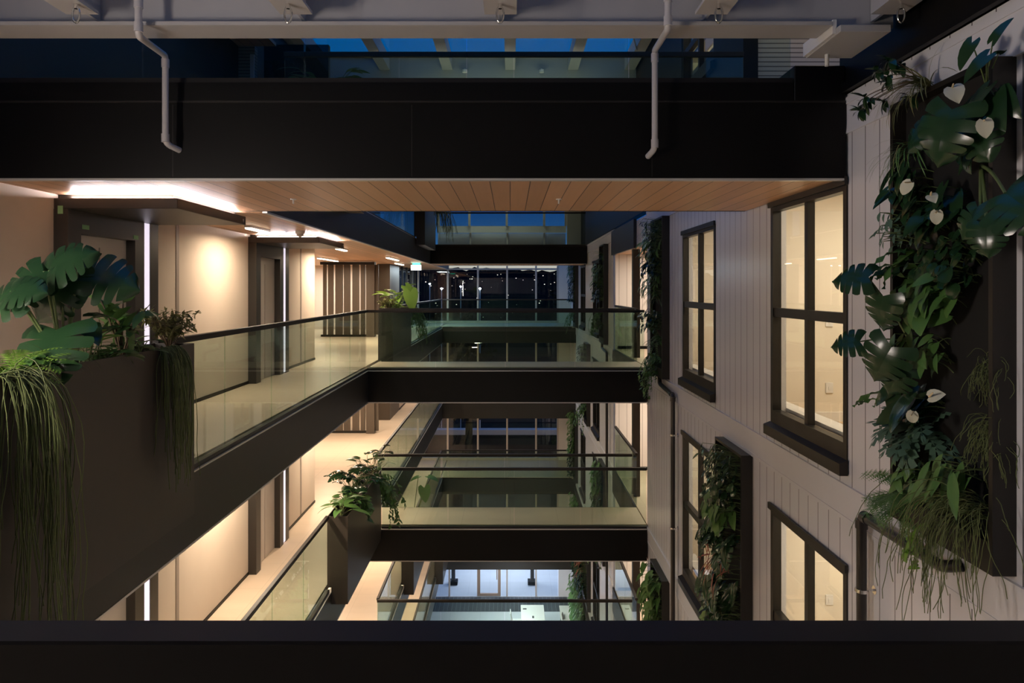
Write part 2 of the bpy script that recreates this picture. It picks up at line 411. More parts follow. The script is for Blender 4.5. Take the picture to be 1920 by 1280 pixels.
# ------------------------------------------------------------------ right wall
YB = [2.0, 5.11, 6.60, 8.40, 9.98, 12.6, 16.7, 19.3, 20.8, 22.9, 24.4, YF]
WINY = [(5.11,6.60), (8.40,9.98), (19.3,20.8), (22.9,24.4)]
m = MB(); zb = [-13.04]
rows = []
for n in (-4, -3, -2, -1, 0):
    for (a, b) in zip(YB[:-1], YB[1:]):
        lo = (F(n) if n > -4 else -13.04); hi = S(n+1)+.0; s1 = F(n+1)
        if (a, b) in WINY and n > -4:
            m.box(XR, XR+.14, a, b, lo, -1.31+ST*n); m.box(XR, XR+.14, a, b, .80+ST*n, s1)
        elif a == 12.6 and n > -4:
            m.box(XR+.0, XR+.14, a, b, S(n+1)+.06, s1-.09)
        else: m.box(XR, XR+.14, a, b, lo, s1)
m.build('wall_right', M['cladding'], None, kind='structure', label='tall pale board-clad wall on the right side of the atrium')
for n in (0, -1, -2, -3, 1):
    for (a, b) in ((2.0, 12.6), (16.7, YF)):
        z0, z1 = -1.74+ST*n, -1.47+ST*n
        mm = MB().box(XR-.012, XR, a, b, z0+.03, z1-.05).box(XR-.02, XR, a, b, z1-.05, z1).box(XR-.018, XR, a, b, z0, z0+.03)
        mm.build('trim_5', M['cladding_plain'], None, kind='structure', label=f'smooth pale band on the right wall below the {"near" if a<3 else "far"} windows, {LV[n]}')
# black upper right wall with opening and window
m = MB()
for (a, b, z0, z1) in ((2.0,5.2,1.462,4.6), (5.2,7.35,3.73,4.6), (7.35,8.40,1.462,4.6), (8.40,9.98,1.462,2.79), (8.40,9.98,3.95,4.6), (9.98,24.2,1.462,4.6)):
    m.box(XR-.02, XR+.14, a, b, z0, z1)
m.build('wall_right', M['black_metal'], None, kind='structure', label='black upper wall above the pale boards on the right')
bx('trim_6', XR-.06, XR, 2.0, 5.1, 1.462, 1.53, M['black_metal'], None, kind='structure', label='black ledge along the top of the pale near wall')
# corridor mouths on the right, beyond the middle bridges
for n in (0, -1, -2, -3):
    struct('floor', XR, 5.4, 12.5, 16.4, F(n)-.09, F(n), M['stone_floor'], f'tan floor of the right corridor mouth, {LV[n]}')
    struct('ceiling', XR, 5.4, 12.5, 16.4, S(n+1), S(n+1)+.05, M['soffit_wood'], f'timber ceiling of the right corridor mouth, {LV[n]}')
    struct('wall_back', XR, 5.4, 16.4, 16.5, F(n), S(n+1), M['cladding_x'], f'bright board wall at the end of the right corridor mouth, {LV[n]}')
    bx('baseboard_back', XR+.05, 5.4, 16.385, 16.4, F(n), F(n)+.07, M['black_metal'], None, kind='structure', label=f'dark skirting of the right corridor mouth, {LV[n]}')
    struct('wall_front', XR+.14, 5.4, 12.4, 12.5, F(n), S(n+1), M['plaster'], f'near side wall of the right corridor mouth, {LV[n]}')
    struct('wall_right', 5.4, 5.5, 12.4, 16.5, F(n), S(n+1), M['plaster'], f'inner wall of the right corridor mouth, {LV[n]}')
    struct('trim_7', XR-.03, XR+.02, 13.66, 16.7, S(n), E(n), M['fascia_metal'], f'dark slab edge of the right balcony, {LV[n]}')
    tag(bx('steel_post', 2.57, 2.72, 14.28, 14.43, F(n), S(n+1), M['portal_metal'], None, b=.006),
        f'dark square steel post at the right corridor mouth, {LV[n]}', 'post', 'posts at the right corridor mouths')
struct('trim_7', XR-.06, XR+.0, 13.66, 16.7, S(1)-.01, 1.40, M['fascia_metal'], 'dark panel over the right corridor mouth, main storey')
# upper right corridor mouth with ribbed wall
struct('floor', XR, 5.4, 5.2, 7.4, F(1)-.08, F(1), M['stone_floor'], 'floor of the upper right corridor mouth')
struct('wall_back', XR, 5.4, 7.4, 7.5, F(1), 3.73, M['rib_metal'], 'ribbed metal wall in the upper right corridor mouth')
struct('ceiling', XR, 5.4, 5.1, 7.4, 3.73, 3.78, M['soffit_wood'], 'timber ceiling of the upper right corridor mouth')
struct('wall_front', -7.6, 6.3, -1.8, -1.6, -13.04, 5.0, M['grey_render'], 'wall behind the camera')
struct('wall_right', XR, XR+.14, -1.6, 2.0, -13.04, 1.46, M['cladding'], 'pale board wall beside the camera')
struct('wall_right', XR, XR+.14, -1.6, 2.0, 1.46, 4.7, M['black_metal'], 'black upper wall beside the camera')
struct('wall_left', XW-.12, XW, -1.6, 5.1, S(1), 4.7, M['grey_render'], 'upper left wall beside the camera')
struct('ceiling', XW, XR, -1.6, 2.2, 4.64, 4.7, M['grey_render'], 'roof lining above the camera')
# ------------------------------------------------------------------ windows of the right wall
wn = [2]
def window(n, a, b, label, z0=None, z1=None):
    z0 = -1.31+ST*n if z0 is None else z0; z1 = .80+ST*n if z1 is None else z1
    t = thing(f'window_{wn[0]}', (XR, (a+b)/2, z0), label, None, kind='structure'); wn[0] += 1
    x0, x1 = XR-.012, XR+.07; fw = .055; mid = z0 + (z1-z0)*.515; ym = (a+b)/2
    m = MB().box(x0, x1, a, a+fw, z0, z1).box(x0, x1, b-fw, b, z0, z1).box(x0, x1, a+fw, b-fw, z0, z0+.15).box(x0, x1, a+fw, b-fw, z1-.06, z1)
    m.box(x0+.02, x1, ym-.032, ym+.032, z0+.15, z1-.06).box(x0+.012, x1, a+fw, b-fw, mid-.042, mid+.042)
    m.build('window_frame', M['window_metal'], t)
    bx('glass_pane', XR+.045, XR+.052, a+fw, b-fw, z0+.15, z1-.06, M['window_glass'], t)
    MB().prism([(XR-.075, z0-.085), (XR-.075, z0+.005), (XR-.012, z0+.03), (XR-.012, z0-.085)], a-.02, b+.02, 'y').build('window_sill', M['window_metal'], t)
    bx('head_flashing', XR-.035, XR-.012, a-.02, b+.02, z1-.02, z1+.04, M['window_metal'], t)
    return t
for n in (0, -1, -2, -3):
    for (a, b), o in zip(WINY, ('nearest', 'second nearest', 'third', 'farthest')):
        if n < -1 and a < 12: continue
        window(n, a, b, f'{o} dark-framed window of the right wall, {LV[n]}')
window(1, 8.40, 9.98, 'small high window in the black upper wall', 2.79, 4.0)
def room(n, y0, y1, lab, power, up=0):
    f = F(n)+.02+up; c = f+2.5; x1 = 6.2
    struct('floor', XR+.14, x1, y0, y1, f-.05, f, M['room_floor'], f'timber floor of the {lab}')
    struct('ceiling', XR+.14, x1, y0, y1, c, c+.05, M['white_paint'], f'ceiling of the {lab}')
    struct('wall_back', XR+.14, x1, y1, y1+.06, f, c, M['room_wall'], f'cream far wall of the {lab}')
    struct('wall_front', XR+.14, x1, y0-.06, y0, f, c, M['room_wall'], f'cream near wall of the {lab}')
    struct('wall_right', x1, x1+.06, y0, y1, f, c, M['room_wall'], f'cream inner wall of the {lab}')
    bx('baseboard_back', XR+.14, x1, y1-.015, y1, f, f+.1, M['white_paint'], None, kind='structure', label=f'white skirting of the {lab}')
    struct('trim_8', XR+.14, XR+.30, y0+.3, y1-.3, -1.19+ST*n+up, -1.15+ST*n+up, M['white_paint'], f'white inner sill of the {lab}')
    if power:
        area('room_light', 3.9, (y0+y1)/2, c-.03, 1.6, 1.2, power*1.45, (1,.86,.66))
room(0, 4.5, 7.32, 'room behind the nearest window', 46)
room(0, 7.5, 10.75, 'room behind the second nearest window', 46)
room(-1, 4.5, 7.32, 'room behind the nearest lower window', 44)
room(-1, 7.5, 10.75, 'room behind the second nearest lower window', 40)
room(1, 7.9, 10.6, 'room behind the small high window', 34, up=1.7)
for n in (0, -1, -2, -3): room(n, 18.8, 24.9, f'dim far room, {LV[n]}', 0)
for (x, z, n, l) in ((3.42, -.35, 0, 'white wall switch seen through the nearest window'), (3.42, -1.06, 0, 'white wall socket seen low through the nearest window'), (3.42, -3.33, -1, 'white wall switch seen through the nearest lower window')):
    t = thing('wall_switch', (x, 7.31, z), l, 'switch'); bx('plate', x-.04, x+.04, 7.308, 7.32, z-.055, z+.055, M['white_paint'], t, b=.003); bx('rocker', x-.012, x+.012, 7.304, 7.308, z-.02, z+.02, M['white_paint'], t)
# ------------------------------------------------------------------ window wall at the far end
MX = [-3.9, -2.65, -1.37, -.13, 1.10, 2.02]
for n in (0, -1, -2, -3):
    t = thing(f'window_{wn[0]}', (0, YF, F(n)), f'tall window wall at the far end, {LV[n]}', None, kind='structure'); wn[0] += 1
    m = MB()
    for x in MX: m.box(x-.035, x+.035, YF-.07, YF+.07, F(n)-.4, S(n+1)+.15)
    m.build('mullions', M['mullion'], t)
    bx('bottom_rail', XW, MX[-1], YF-.05, YF+.05, F(n), F(n)+.09, M['mullion'], t); bx('top_rail', XW, MX[-1], YF-.05, YF+.05, S(n+1)-.02, S(n+1)+.05, M['mullion'], t)
    bx('glass_pane', XW, MX[-1], YF-.008, YF+.008, F(n)+.09, S(n+1), M['facade_glass'], t)
struct('wall_back', MX[-1]+.035, XR, YF-.1, YF+.1, -13.04, 1.4, M['white_paint'], 'narrow pale wall right of the far window wall')
# upper storey window wall: pale upstand, pale mullions
y = 24.3
struct('wall_back', XL, 2.0, y, y+.1, 2.0, 2.24, M['white_paint'], 'pale upstand under the blue upper windows')
struct('wall_back', XL, 2.0, y+.25, y+.3, F(1), 2.0, M['white_paint'], 'recessed pale wall below the upper windows')
for i, x in enumerate((-1.42, -.10, 1.22)):
    struct('trim_9', x-.03, x+.03, y+.05, y+.26, F(1), 2.0, M['mullion'], f'{("left","middle","right")[i]} bracket below the upper windows')
t = thing(f'window_{wn[0]}', (0, y, 2.24), 'blue window wall of the upper storey beyond the far bridge', None, kind='structure'); wn[0] += 1
m = MB()
for x in (-2.55, -1.45, -.12, 1.21, 1.98): m.box(x-.04, x+.04, y-.05, y+.06, 2.24, 4.6)
m.build('mullions', M['mullion'], t); bx('glass_pane', XL, 2.0, y-.006, y+.006, 2.24, 4.6, M['facade_glass'], t)
struct('wall_back', 2.02, XR, y-.1, y+.1, F(1), 4.6, M['mullion'], 'pale pier right of the upper windows')
# ------------------------------------------------------------------ lobby
struct('floor', -7.6, 5.5, -1.6, 27.6, -13.16, -13.04, M['lobby_floor'], 'pale stone lobby floor at the bottom of the atrium')
tag(bx('entrance_mat', -3.3, 2.4, 27.6, 28.9, -13.1, -13.03, M['mat_grey']), 'dark grey ribbed entrance mat inside the glass doors', 'mat')
struct('floor', -7.6, 5.5, 27.6, YF, -13.2, -13.08, M['lobby_floor'], 'lobby floor under the entrance mat')
struct('ceiling', -7.6, 5.5, -1.6, YF, S(-3)+.06, S(-3)+.1, M['white_paint'], 'hidden underside above the lobby edges') if False else None
struct('floor', -14, 14, YF, 38, -13.16, -13.05, M['paving'], 'lit pale paving outside the entrance')
d = thing('door_7', (-.6, YF, -13.04), 'bronze glass entrance door at the far end of the lobby', None, kind='structure')
m = MB().box(-1.40, -1.27, YF-.04, YF+.04, -13.02, -10.85).box(-.52, -.40, YF-.04, YF+.04, -13.02, -10.85).box(-1.27, -.52, YF-.04, YF+.04, -13.02, -12.92).box(-1.27, -.52, YF-.04, YF+.04, -10.95, -10.85)
m.build('door_frame', M['bronze'], d); bx('glass_pane', -1.27, -.52, YF-.006, YF+.006, -12.92, -10.95, M['facade_glass'], d)
MB().cyl((-.56, YF-.09, -12.3), (-.56, YF-.09, -11.3), .02).build('handle', M['bronze'], d)
t = thing(f'window_{wn[0]}', (0, YF, -13.04), 'glazed lobby front either side of the entrance door', None, kind='structure'); wn[0] += 1
m = MB()
for x in (-3.9, -2.58, -.13, 1.10): m.box(x-.035, x+.035, YF-.06, YF+.06, -13.04, -10.8)
m.box(XW, -1.4, YF-.03, YF+.03, -11.65, -11.58).box(1.10, 2.0, YF-.03, YF+.03, -11.65, -11.58); m.build('mullions', M['mullion'], t)
MB().box(XW, -1.4, YF-.006, YF+.006, -13.03, -10.8).box(-.40, MX[-1], YF-.006, YF+.006, -13.03, -10.8).build('glass_pane', M['facade_glass'], t)
for x, l in ((-2.52, 'left'), (.98, 'right')):
    t = thing('canopy_column', (x, 30.3, -13.04), f'{l} dark steel column on a black base outside the entrance', 'column', 'entrance columns')
    bx('shaft', x-.08, x+.08, 30.2, 30.4, -13.04, -10.0, M['window_metal'], t); bx('base', x-.2, x+.2, 30.05, 30.45, -13.04, -12.9, M['black_metal'], t, b=.01)
def table(x0, x1, y0, y1, label):
    t = thing('table', ((x0+x1)/2, (y0+y1)/2, -13.04), label, 'table', 'white lobby tables')
    bx('tabletop', x0, x1, y0, y1, -12.32, -12.28, M['table_white'], t, b=.006)
    for x in (x0+.06, x1-.06):
        for yy in (y0+.08, y1-.08): bx('leg', x-.025, x+.025, yy-.025, yy+.025, -13.04, -12.32, M['table_white'], t)
table(.41, 1.30, 24.8, 26.55, 'cream rectangular lobby table with small things on it')
table(1.90, 2.45, 24.8, 26.5, 'white lobby table beside the green wall')
for (x, y, dx, dy, l, mm) in ((.56, 26.2, .14, .05, 'dark flat device near the far left corner of the lobby table', 'window_metal'), (.86, 25.55, .07, .14, 'small dark phone in the middle of the lobby table', 'window_metal'), (.95, 25.2, .09, .06, 'small black clip on the lobby table closest to the camera', 'black_metal')):
    tag(MB().box(x-dx/2, x+dx/2, y-dy/2, y+dy/2, -12.28, -12.262).build('device', M[mm]), l, 'device', 'small things on the lobby table')
def chair(x, y, rz, mm, label):
    t = thing('chair', (x, y, -13.04), label, 'chair')
    c, s = math.cos(rz), math.sin(rz); R = lambda a, b, z: (x + a*c - b*s, y + a*s + b*c, z)
    def ob(a0, a1, b0, b1, z0, z1, nm, lean=0):
        vs = [V(*R(a, b, z)) for z, l in ((z0, 0), (z1, lean)) for a, b in ((a0-l, b0), (a1-l, b0), (a1-l, b1), (a0-l, b1))]
        MB().add(vs, [(0,3,2,1),(4,5,6,7),(0,1,5,4),(1,2,6,5),(2,3,7,6),(3,0,4,7)]).build(nm, M[mm], t)
    ob(-.2, .22, -.22, .22, -12.60, -12.56, 'seat'); ob(-.22, -.19, -.2, .2, -12.56, -12.18, 'backrest', .07)
    for a in (-.18, .19):
        for b in (-.19, .19): MB().cyl(R(a, b, -13.04), R(a*.9, b*.9, -12.6), .014, 8).build('leg', M[mm], t)
chair(.28, 25.8, 0, 'table_white', 'cream chair pulled up to the left side of the lobby table')
chair(1.70, 25.55, math.pi, 'slat_wood', 'dark brown chair between the two lobby tables')
# ------------------------------------------------------------------ roof steel
t = thing('roof_beam', (0, 4.46, 1.68), 'grey steel beam spanning the top of the view', 'beam')
MB().box(-3.97, 2.055, 4.35, 4.58, 1.68, 1.705).box(-3.97, 2.50, 4.35, 4.58, 2.3, 2.325).build('flanges', M['beam_paint'], t)
bx('web', -3.97, 2.50, 4.455, 4.475, 1.705, 2.3, M['beam_paint'], t)
SB = [-2.68, -1.34, -.06, 1.26, 2.36]
NM = ('leftmost', 'second from left', 'middle', 'fourth from left', 'rightmost')
for x, nm in zip(SB, NM):
    t = thing('roof_beam', (x, 2.6, 1.72), f'{nm} grey beam running overhead into the cross beam', 'beam', 'short roof beams overhead')
    MB().box(x-.10, x+.10, .9, 4.28, 1.72, 1.74).box(x-.10, x+.10, .9, 4.28, 2.2, 2.22).build('flanges', M['beam_paint'], t)
    bx('web', x-.01, x+.01, .9, 4.45, 1.74, 2.2, M['beam_paint'], t)
    hx = x + (.06 if x < -2 else .0); hy = 4.12
    h = thing('shackle', (hx, hy, 1.62), f'chrome shackle hanging from the {nm} overhead beam', 'shackle', 'shackles under the overhead beams')
    pts = [V(hx + .022*math.sin(a), hy, 1.655 - .05*math.cos(a)*1.0) for a in [math.pi*2*i/14 for i in range(15)]]
    MB().tube(pts, .006, 6, False).build('ring', M['chrome'], h)
    MB().cyl((hx, hy, 1.69), (hx, hy, 1.7205), .012, 8).build('eye_bolt', M['chrome'], h)
t = thing('wall_box', (2.23, 4.55, 1.62), 'pale box gutter fixed at the right end of the cross beam', 'gutter')
bx('tray', 2.08, 2.40, 4.30, 4.80, 1.62, 1.665, M['beam_paint'], t, b=.003); bx('side_plate', 2.06, 2.085, 4.36, 4.8, 1.63, 1.72, M['white_paint'], t)
MB().cyl((2.19, 4.72, 1.54), (2.19, 4.72, 1.62), .014, 10).build('nozzle', M['white_paint'], t)
# far skylight over the atrium
for i, x in enumerate((-3.75, -2.5, -1.25, -.0, 1.25, 2.38)):
    t = thing('skylight_rafter', (x, 10, 4.36), f'{("leftmost","second","third","fourth","fifth","rightmost")[i]} pale rafter under the blue skylight, from the left', 'rafter', 'rafters under the skylight')
    bx('rafter', x-.1, x+.1, 7.6, 13.6, 4.36, 4.62, M['beam_paint'], t)
bx('window_%d' % wn[0], -4.0, 2.6, 5.2, 13.55, 4.66, 4.675, M['facade_glass'], None, kind='structure', label='sloping glass of the skylight over the atrium'); wn[0] += 1
struct('wall_back', -4.05, 2.53, 13.6, 13.7, 3.0, 4.66, M['grey_render'], 'grey bulkhead at the far edge of the skylight')
struct('trim_10', -4.05, 2.53, 13.56, 13.6, 4.60, 4.66, M['beam_paint'], 'gutter line at the far edge of the skylight')
struct('ceiling', -4.2, 2.8, 13.7, 24.6, 4.62, 4.7, M['grey_render'], 'grey roof lining beyond the skylight')
struct('ceiling', -7.6, -4.0, 5.1, 24.6, 4.64, 4.7, M['grey_render'], 'roof lining over the upper left gallery')
for i, (a, b) in enumerate((((-2.5,8.6,4.30),(-1.3,11.4,4.34)), ((1.25,8.6,4.30),(2.3,12.4,4.34)))):
    tag(MB().cyl(a, b, .012, 6).build('brace_rod', M['mullion']), f'thin {("left","right")[i]} bracing rod below the skylight', 'rod', 'bracing rods below the skylight')
for i, x in enumerate((-.9, .62)):
    t = thing('ceiling_detector', (x, 13.5, 4.28), f'small white {("left","right")[i]} detector on the grey bulkhead', 'detector'); MB().cyl((x, 13.5, 4.28), (x, 13.5, 4.33), .05, 12).build('body', M['white_paint'], t); MB().cyl((x, 13.5, 4.33), (x, 13.56, 4.36), .02, 8).build('bracket', M['white_paint'], t)
# drain pipes in front of the near fascia
def pipe(pts, r, mname, name, label, cat, socket=(), clamps=(), wall=None):
    P = [V(*p) for p in pts]; out = [P[0]]
    for i in range(1, len(P)-1):
        a, b, c = P[i-1], P[i], P[i+1]; d1 = (a-b); d2 = (c-b); rr = min(2.2*r, d1.length*.45, d2.length*.45)
        p1 = b + d1.normalized()*rr; p2 = b + d2.normalized()*rr
        for q in range(6):
            u = q/5; out.append(p1*(1-u)**2 + b*2*u*(1-u) + p2*u*u)
    out.append(P[-1])
    t = thing(name, pts[-1], label, cat)
    MB().tube(out, r, 16).build('tube', M[mname], t)
    for (p, d) in socket:
        p = Vector(p); d = Vector(d).normalized()*.03
        MB().cyl(tuple(p-d), tuple(p+d), r*1.22, 16).build('socket', M[mname], t)
    for (p, q) in clamps:
        p = Vector(p); q = Vector(q)
        MB().cyl(tuple(p-Vector((0,0,.012))), tuple(p+Vector((0,0,.012))), r*1.25, 16).cyl(tuple(p), tuple(q), .008, 8).cyl(tuple(q-Vector((.004,0,0))), tuple(q), .03, 12).build('clamp', M['chrome'], t)
    return t
pipe([(-2.33,4.28,2.3), (-2.33,4.28,1.585), (-2.515,4.98,1.70), (-2.515,4.98,1.06), (-2.47,5.10,1.035)], .022, 'pipe_plastic', 'drain_pipe', 'left pale plastic drain pipe bent across the black bridge edge', 'pipe',
     (((-2.33,4.28,1.64),(0,0,1)), ((-2.33,4.28,1.79),(0,0,1)), ((-2.515,4.98,1.645),(0,0,1)), ((-2.515,4.98,1.10),(0,0,1))))
pipe([(.985,4.26,2.3), (.985,4.26,1.62), (1.055,4.98,1.74), (1.055,4.98,1.02), (1.03,5.10,.99)], .022, 'pipe_plastic', 'drain_pipe', 'right pale plastic drain pipe bent across the black bridge edge', 'pipe',
     (((.985,4.26,1.67),(0,0,1)), ((.985,4.26,1.82),(0,0,1)), ((1.055,4.98,1.685),(0,0,1)), ((1.055,4.98,1.06),(0,0,1))))
# black drains on the right wall
pipe([(2.50,3.78,-1.53), (2.44,3.86,-1.57), (2.44,4.74,-1.57), (2.44,4.74,-13.0)], .034, 'pipe_black', 'drain_pipe', 'black drain pipe under the nearest green wall', 'pipe',
     (((2.44,4.74,-1.63),(0,0,1)), ((2.44,4.68,-1.57),(0,1,0))), (((2.44,4.74,-2.09),(2.53,4.74,-2.09)),))
pipe([(2.45,11.2,-1.40), (2.45,11.18,-1.55), (2.45,10.28,-1.60), (2.45,10.28,-13.0)], .034, 'pipe_black', 'drain_pipe', 'black drain pipe under the slim green wall left of the small window', 'pipe',
     (((2.45,10.28,-1.66),(0,0,1)), ((2.45,10.36,-1.6),(0,1,0))), (((2.45,10.28,-2.2),(2.53,10.28,-2.2)), ((2.45,10.28,-3.6),(2.53,10.28,-3.6))))
pipe([(2.45,18.2,-1.45), (2.45,18.2,-1.58), (2.45,17.3,-1.62), (2.45,17.3,-13.0)], .034, 'pipe_black', 'drain_pipe', 'black drain pipe beyond the right corridor mouth', 'pipe')
# ------------------------------------------------------------------ ceiling fittings
def linear(n, x, y0, y1, label, power=None, hidden=False):
    c = S(n+1)
    t = thing('ceiling_light', (x, (y0+y1)/2, c-.05), label, 'light', 'long ceiling lights of the left galleries')
    bx('housing', x-.045, x+.045, y0-.01, y1+.01, c-.03, c+.0005, M['white_paint'], t); bx('diffuser', x-.04, x+.04, y0, y1, c-.05, c-.03, M['led_warm'], t, b=.006)
    if power: area('gallery_or_fill_light', x, (y0+y1)/2, c-.055, .08, y1-y0, power, WARM, spread=170)
PW = {0: 62, -1: 80, -2: 75, -3: 60}
linear(0, -3.42, 8.9, 9.6, 'ceiling light between the two left canopies', 40)
linear(0, -3.42, 13.5, 14.2, 'ceiling light just past the farther left canopy', 75)
linear(0, -4.97, 17.7, 19.6, 'long ceiling light in front of the slatted screen', 85)
linear(0, -3.13, 17.4, 19.0, 'first ceiling light near the planter past the middle bridge', 55)
linear(0, -3.55, 21.2, 22.6, 'second ceiling light near the planter past the middle bridge', 22)
for n in (0, -1, -2, -3):
    for y in (() if n == 0 else (4.3, 9.25, 13.6)):
        area('gallery_or_fill_light', -3.42, y, S(n+1)-.02, .08, .7, PW[n], WARM, spread=170)
    if n < 0:
        for (x, y, p) in ((-4.9, 18.5, 46), (-3.3, 18.2, 34), (-3.4, 22, 24), (-3.3, 26.5, 20)):
            area('gallery_or_fill_light', x, y, S(n+1)-.02, .1, 1.3, p*2.2, WARM)
    area('corridor_light', 3.7, 14.9, S(n+1)-.02, .9, .9, 75 if n > -3 else 50, (1,.84,.66))
    area('landing_light', 0, 27.6, S(n+1)-.02, 3, .1, 3 if n == 0 else 7, WARM)
area('left_side_fill', XW+.06, 1.6, .2, .9, .25, 60, (1,.90,.84), (0, math.radians(-84), 0))  # unseen fill added to brighten the overhead beams and right wall
area('left_side_fill', XW+.06, 1.2, -.2, .9, .25, 60, (1,.86,.74), (0, math.radians(-90), 0))  # second added fill from the same side, no fixture behind it
area('gallery_or_fill_light', -3.1, .4, .78, .3, 1.0, 80, (1,.86,.74), (math.radians(50), 0, math.radians(12)), 80)  # added fill for the near left wall and door, not a gallery fixture
area('under_bridge_fill', -1.2, -.2, -2.12, .5, .12, 60, (1,.86,.72), (math.radians(52), 0, math.radians(-42)), 150)  # fill added below the near bridge to lift the lower right wall
area('gallery_or_fill_light', -3.2, 25.4, S(1)-.02, .5, 1.2, 150, (.76,.92,1))
area('upper_fill', -1.0, 23.6, 4.55, 2.5, .3, 40, (.92,1,.9))  # added to brighten the pale upstand, no fixture modelled
area('upper_fill', 0, 12.7, 3.3, 3.5, .3, 15, (1,.92,.84), (math.radians(120), 0, 0))  # hidden fill added to lighten the grey bulkhead
area('alcove_light', -6.2, 23, S(1)-.05, 1.5, .3, 110, (1,.92,.8))
area('alcove_light', -6.2, 23, S(0)-.05, 1.5, .3, 45, (1,.85,.65))
for (x, y, s, lab) in ((-2.0, 6.3, 0, 'left white sprinkler under the timber of the near bridge'), (.45, 6.3, 0, 'right white sprinkler under the timber of the near bridge'), (-3.2, 9.75, 0, 'small sprinkler by the domed detector')):
    t = thing('sprinkler', (x, y, S(1)-.05), lab, 'sprinkler', 'sprinklers under the timber ceilings')
    MB().cyl((x,y,S(1)-.045), (x,y,S(1)+.0005), .008, 8).build('stem', M['white_paint'], t); MB().cyl((x,y,S(1)-.008), (x,y,S(1)+.0005), .028, 12).build('rosette', M['white_paint'], t)
t = thing('detector', (-3.0, 9.75, S(1)-.09), 'white domed detector on the timber ceiling left of centre', 'detector')
MB().cyl((-3.0,9.75,S(1)-.045), (-3.0,9.75,S(1)+.0005), .065, 18).build('base', M['white_paint'], t)
MB().tube([V(-3.0,9.75,S(1)-.045), V(-3.0,9.75,S(1)-.07), V(-3.0,9.75,S(1)-.09)], [.055,.045,.015], 18).build('dome', M['mullion'], t)
t = thing('exit_sign', (-3.03, 22.0, .60), 'glowing white sign hanging from the ceiling near the far windows', 'sign')
bx('housing', -3.20, -2.86, 22.0, 22.05, .60, .775, M['white_paint'], t); fc = bx('face', -3.195, -2.865, 21.99, 22.0, .605, .77, M['exit_face'], t)
bx('frame_line', -3.15, -2.91, 21.986, 21.99, .63, .74, M['exit_face'], fc); bx('glow_hanger', -3.15, -2.9, 22.01, 22.04, .775, .825, M['exit_green'], t)  # hanger emits green to stand for the glow above the sign
area('exit_glow', -3.03, 21.9, .79, .3, .05, 1.2, (.2,1,.7), (math.pi,0,0))
# upper left ceiling light
t = thing('ceiling_light', (-4.4, 10.15, 3.68), 'bright ceiling light seen through the upper glass on the left', 'light')
bx('housing', -4.45, -4.35, 9.7, 10.3, 3.70, 3.729, M['white_paint'], t); bx('diffuser', -4.44, -4.36, 9.72, 10.28, 3.68, 3.70, M['led_warm'], t)
area('gallery_or_fill_light', -4.4, 10.0, 3.67, .08, .6, 16, WARM)
area('corridor_light', 3.6, 6.6, 3.7, .5, .2, 9, WARM)
# lobby and forecourt lamps
for (x, y, p) in ((0, 24.5, 105), (-2.0, 18, 80), (0.4, 27.6, 40)): area('lobby_light', x, y, S(-3)-.1 if y > 26.2 else -10.2, 1.2, .6, p, (.80,.90,1))
area('forecourt_light', 0, 31.6, -10.0, 5, 1.5, 215, (.86,.93,1))
# ------------------------------------------------------------------ balustrades
def balustrade(n, p0, p1, label, npan, rail=True, inset=0, rext=(0,0), grp='glass balustrades', zb=None):
    (xa, ya), (xb, yb) = p0, p1
    zr = F(n)+1.055; z0 = E(n)+.012 if zb is None else zb
    t = thing('glass_balustrade', ((xa+xb)/2, (ya+yb)/2, F(n)), label, 'balustrade', grp)
    alongx = abs(xb-xa) > abs(yb-ya)
    L = (xb-xa) if alongx else (yb-ya)
    for i in range(npan):
        a, b = i/npan, (i+1)/npan
        if alongx: bx('glass_panel', xa+L*a+.004, xa+L*b-.004, ya-.008, ya+.008, z0, zr-.05, M['balustrade_glass'], t)
        else: bx('glass_panel', xa-.008, xa+.008, ya+L*a+.004, ya+L*b-.004, z0, zr-.05, M['balustrade_glass'], t)
    if rail:
        if alongx: bx('handrail', xa-rext[0], xb+rext[1], ya-.026, ya+.026, zr-.05, zr, M['rail_metal'], t, b=.004)
        else: bx('handrail', xa-.026, xa+.026, ya-rext[0], yb+rext[1], zr-.05, zr, M['rail_metal'], t, b=.004)
    if alongx: bx('base_channel', xa, xb, ya-.03, ya+.03, z0-.012, z0+.028, M['window_metal'], t)
    else: bx('base_channel', xa-.03, xa+.03, ya, yb, z0-.012, z0+.028, M['window_metal'], t)
XG = XL-.05
balustrade(0, (XG, 5.10), (XG, 12.53), 'glass balustrade of the left gallery from the near planter to the middle bridge', 6)
balustrade(0, (XG, 16.4), (XG, 26.2), 'glass balustrade of the left gallery beyond the middle bridge', 8)
balustrade(0, (XG, 12.56), (XR-.06, 12.56), 'glass balustrade on the near side of the middle bridge', 4)
balustrade(0, (XL, 13.56), (XR-.06, 13.56), 'glass balustrade on the far side of the middle bridge', 4)
balustrade(0, (XL, 26.27), (XR-.16, 26.27), 'glass balustrade before the far window wall, main storey', 4)
balustrade(0, (XR+.0, 13.62), (XR+.0, 16.4), 'short glass balustrade at the right corridor mouth, main storey', 2)
balustrade(-1, (XG, 3.0), (XG, 9.9), 'lower left glass balustrade ending at the lower planter', 6)
balustrade(-1, (XG, 13.66), (XG, 26.2), 'lower left glass balustrade beyond the lower bridge', 10)
balustrade(-1, (XL+.24, 12.56), (XR-.02, 12.56), 'glass balustrade on the near side of the lower bridge', 4)
balustrade(-1, (XG, 13.60), (XR-.1, 13.60), 'glass balustrade on the far side of the lower bridge', 4)
balustrade(-1, (XL, 26.27), (XR-.16, 26.27), 'glass balustrade before the far window wall, storey below', 4)
balustrade(-1, (XR, 13.66), (XR, 16.4), 'short glass balustrade at the right corridor mouth, storey below', 2)
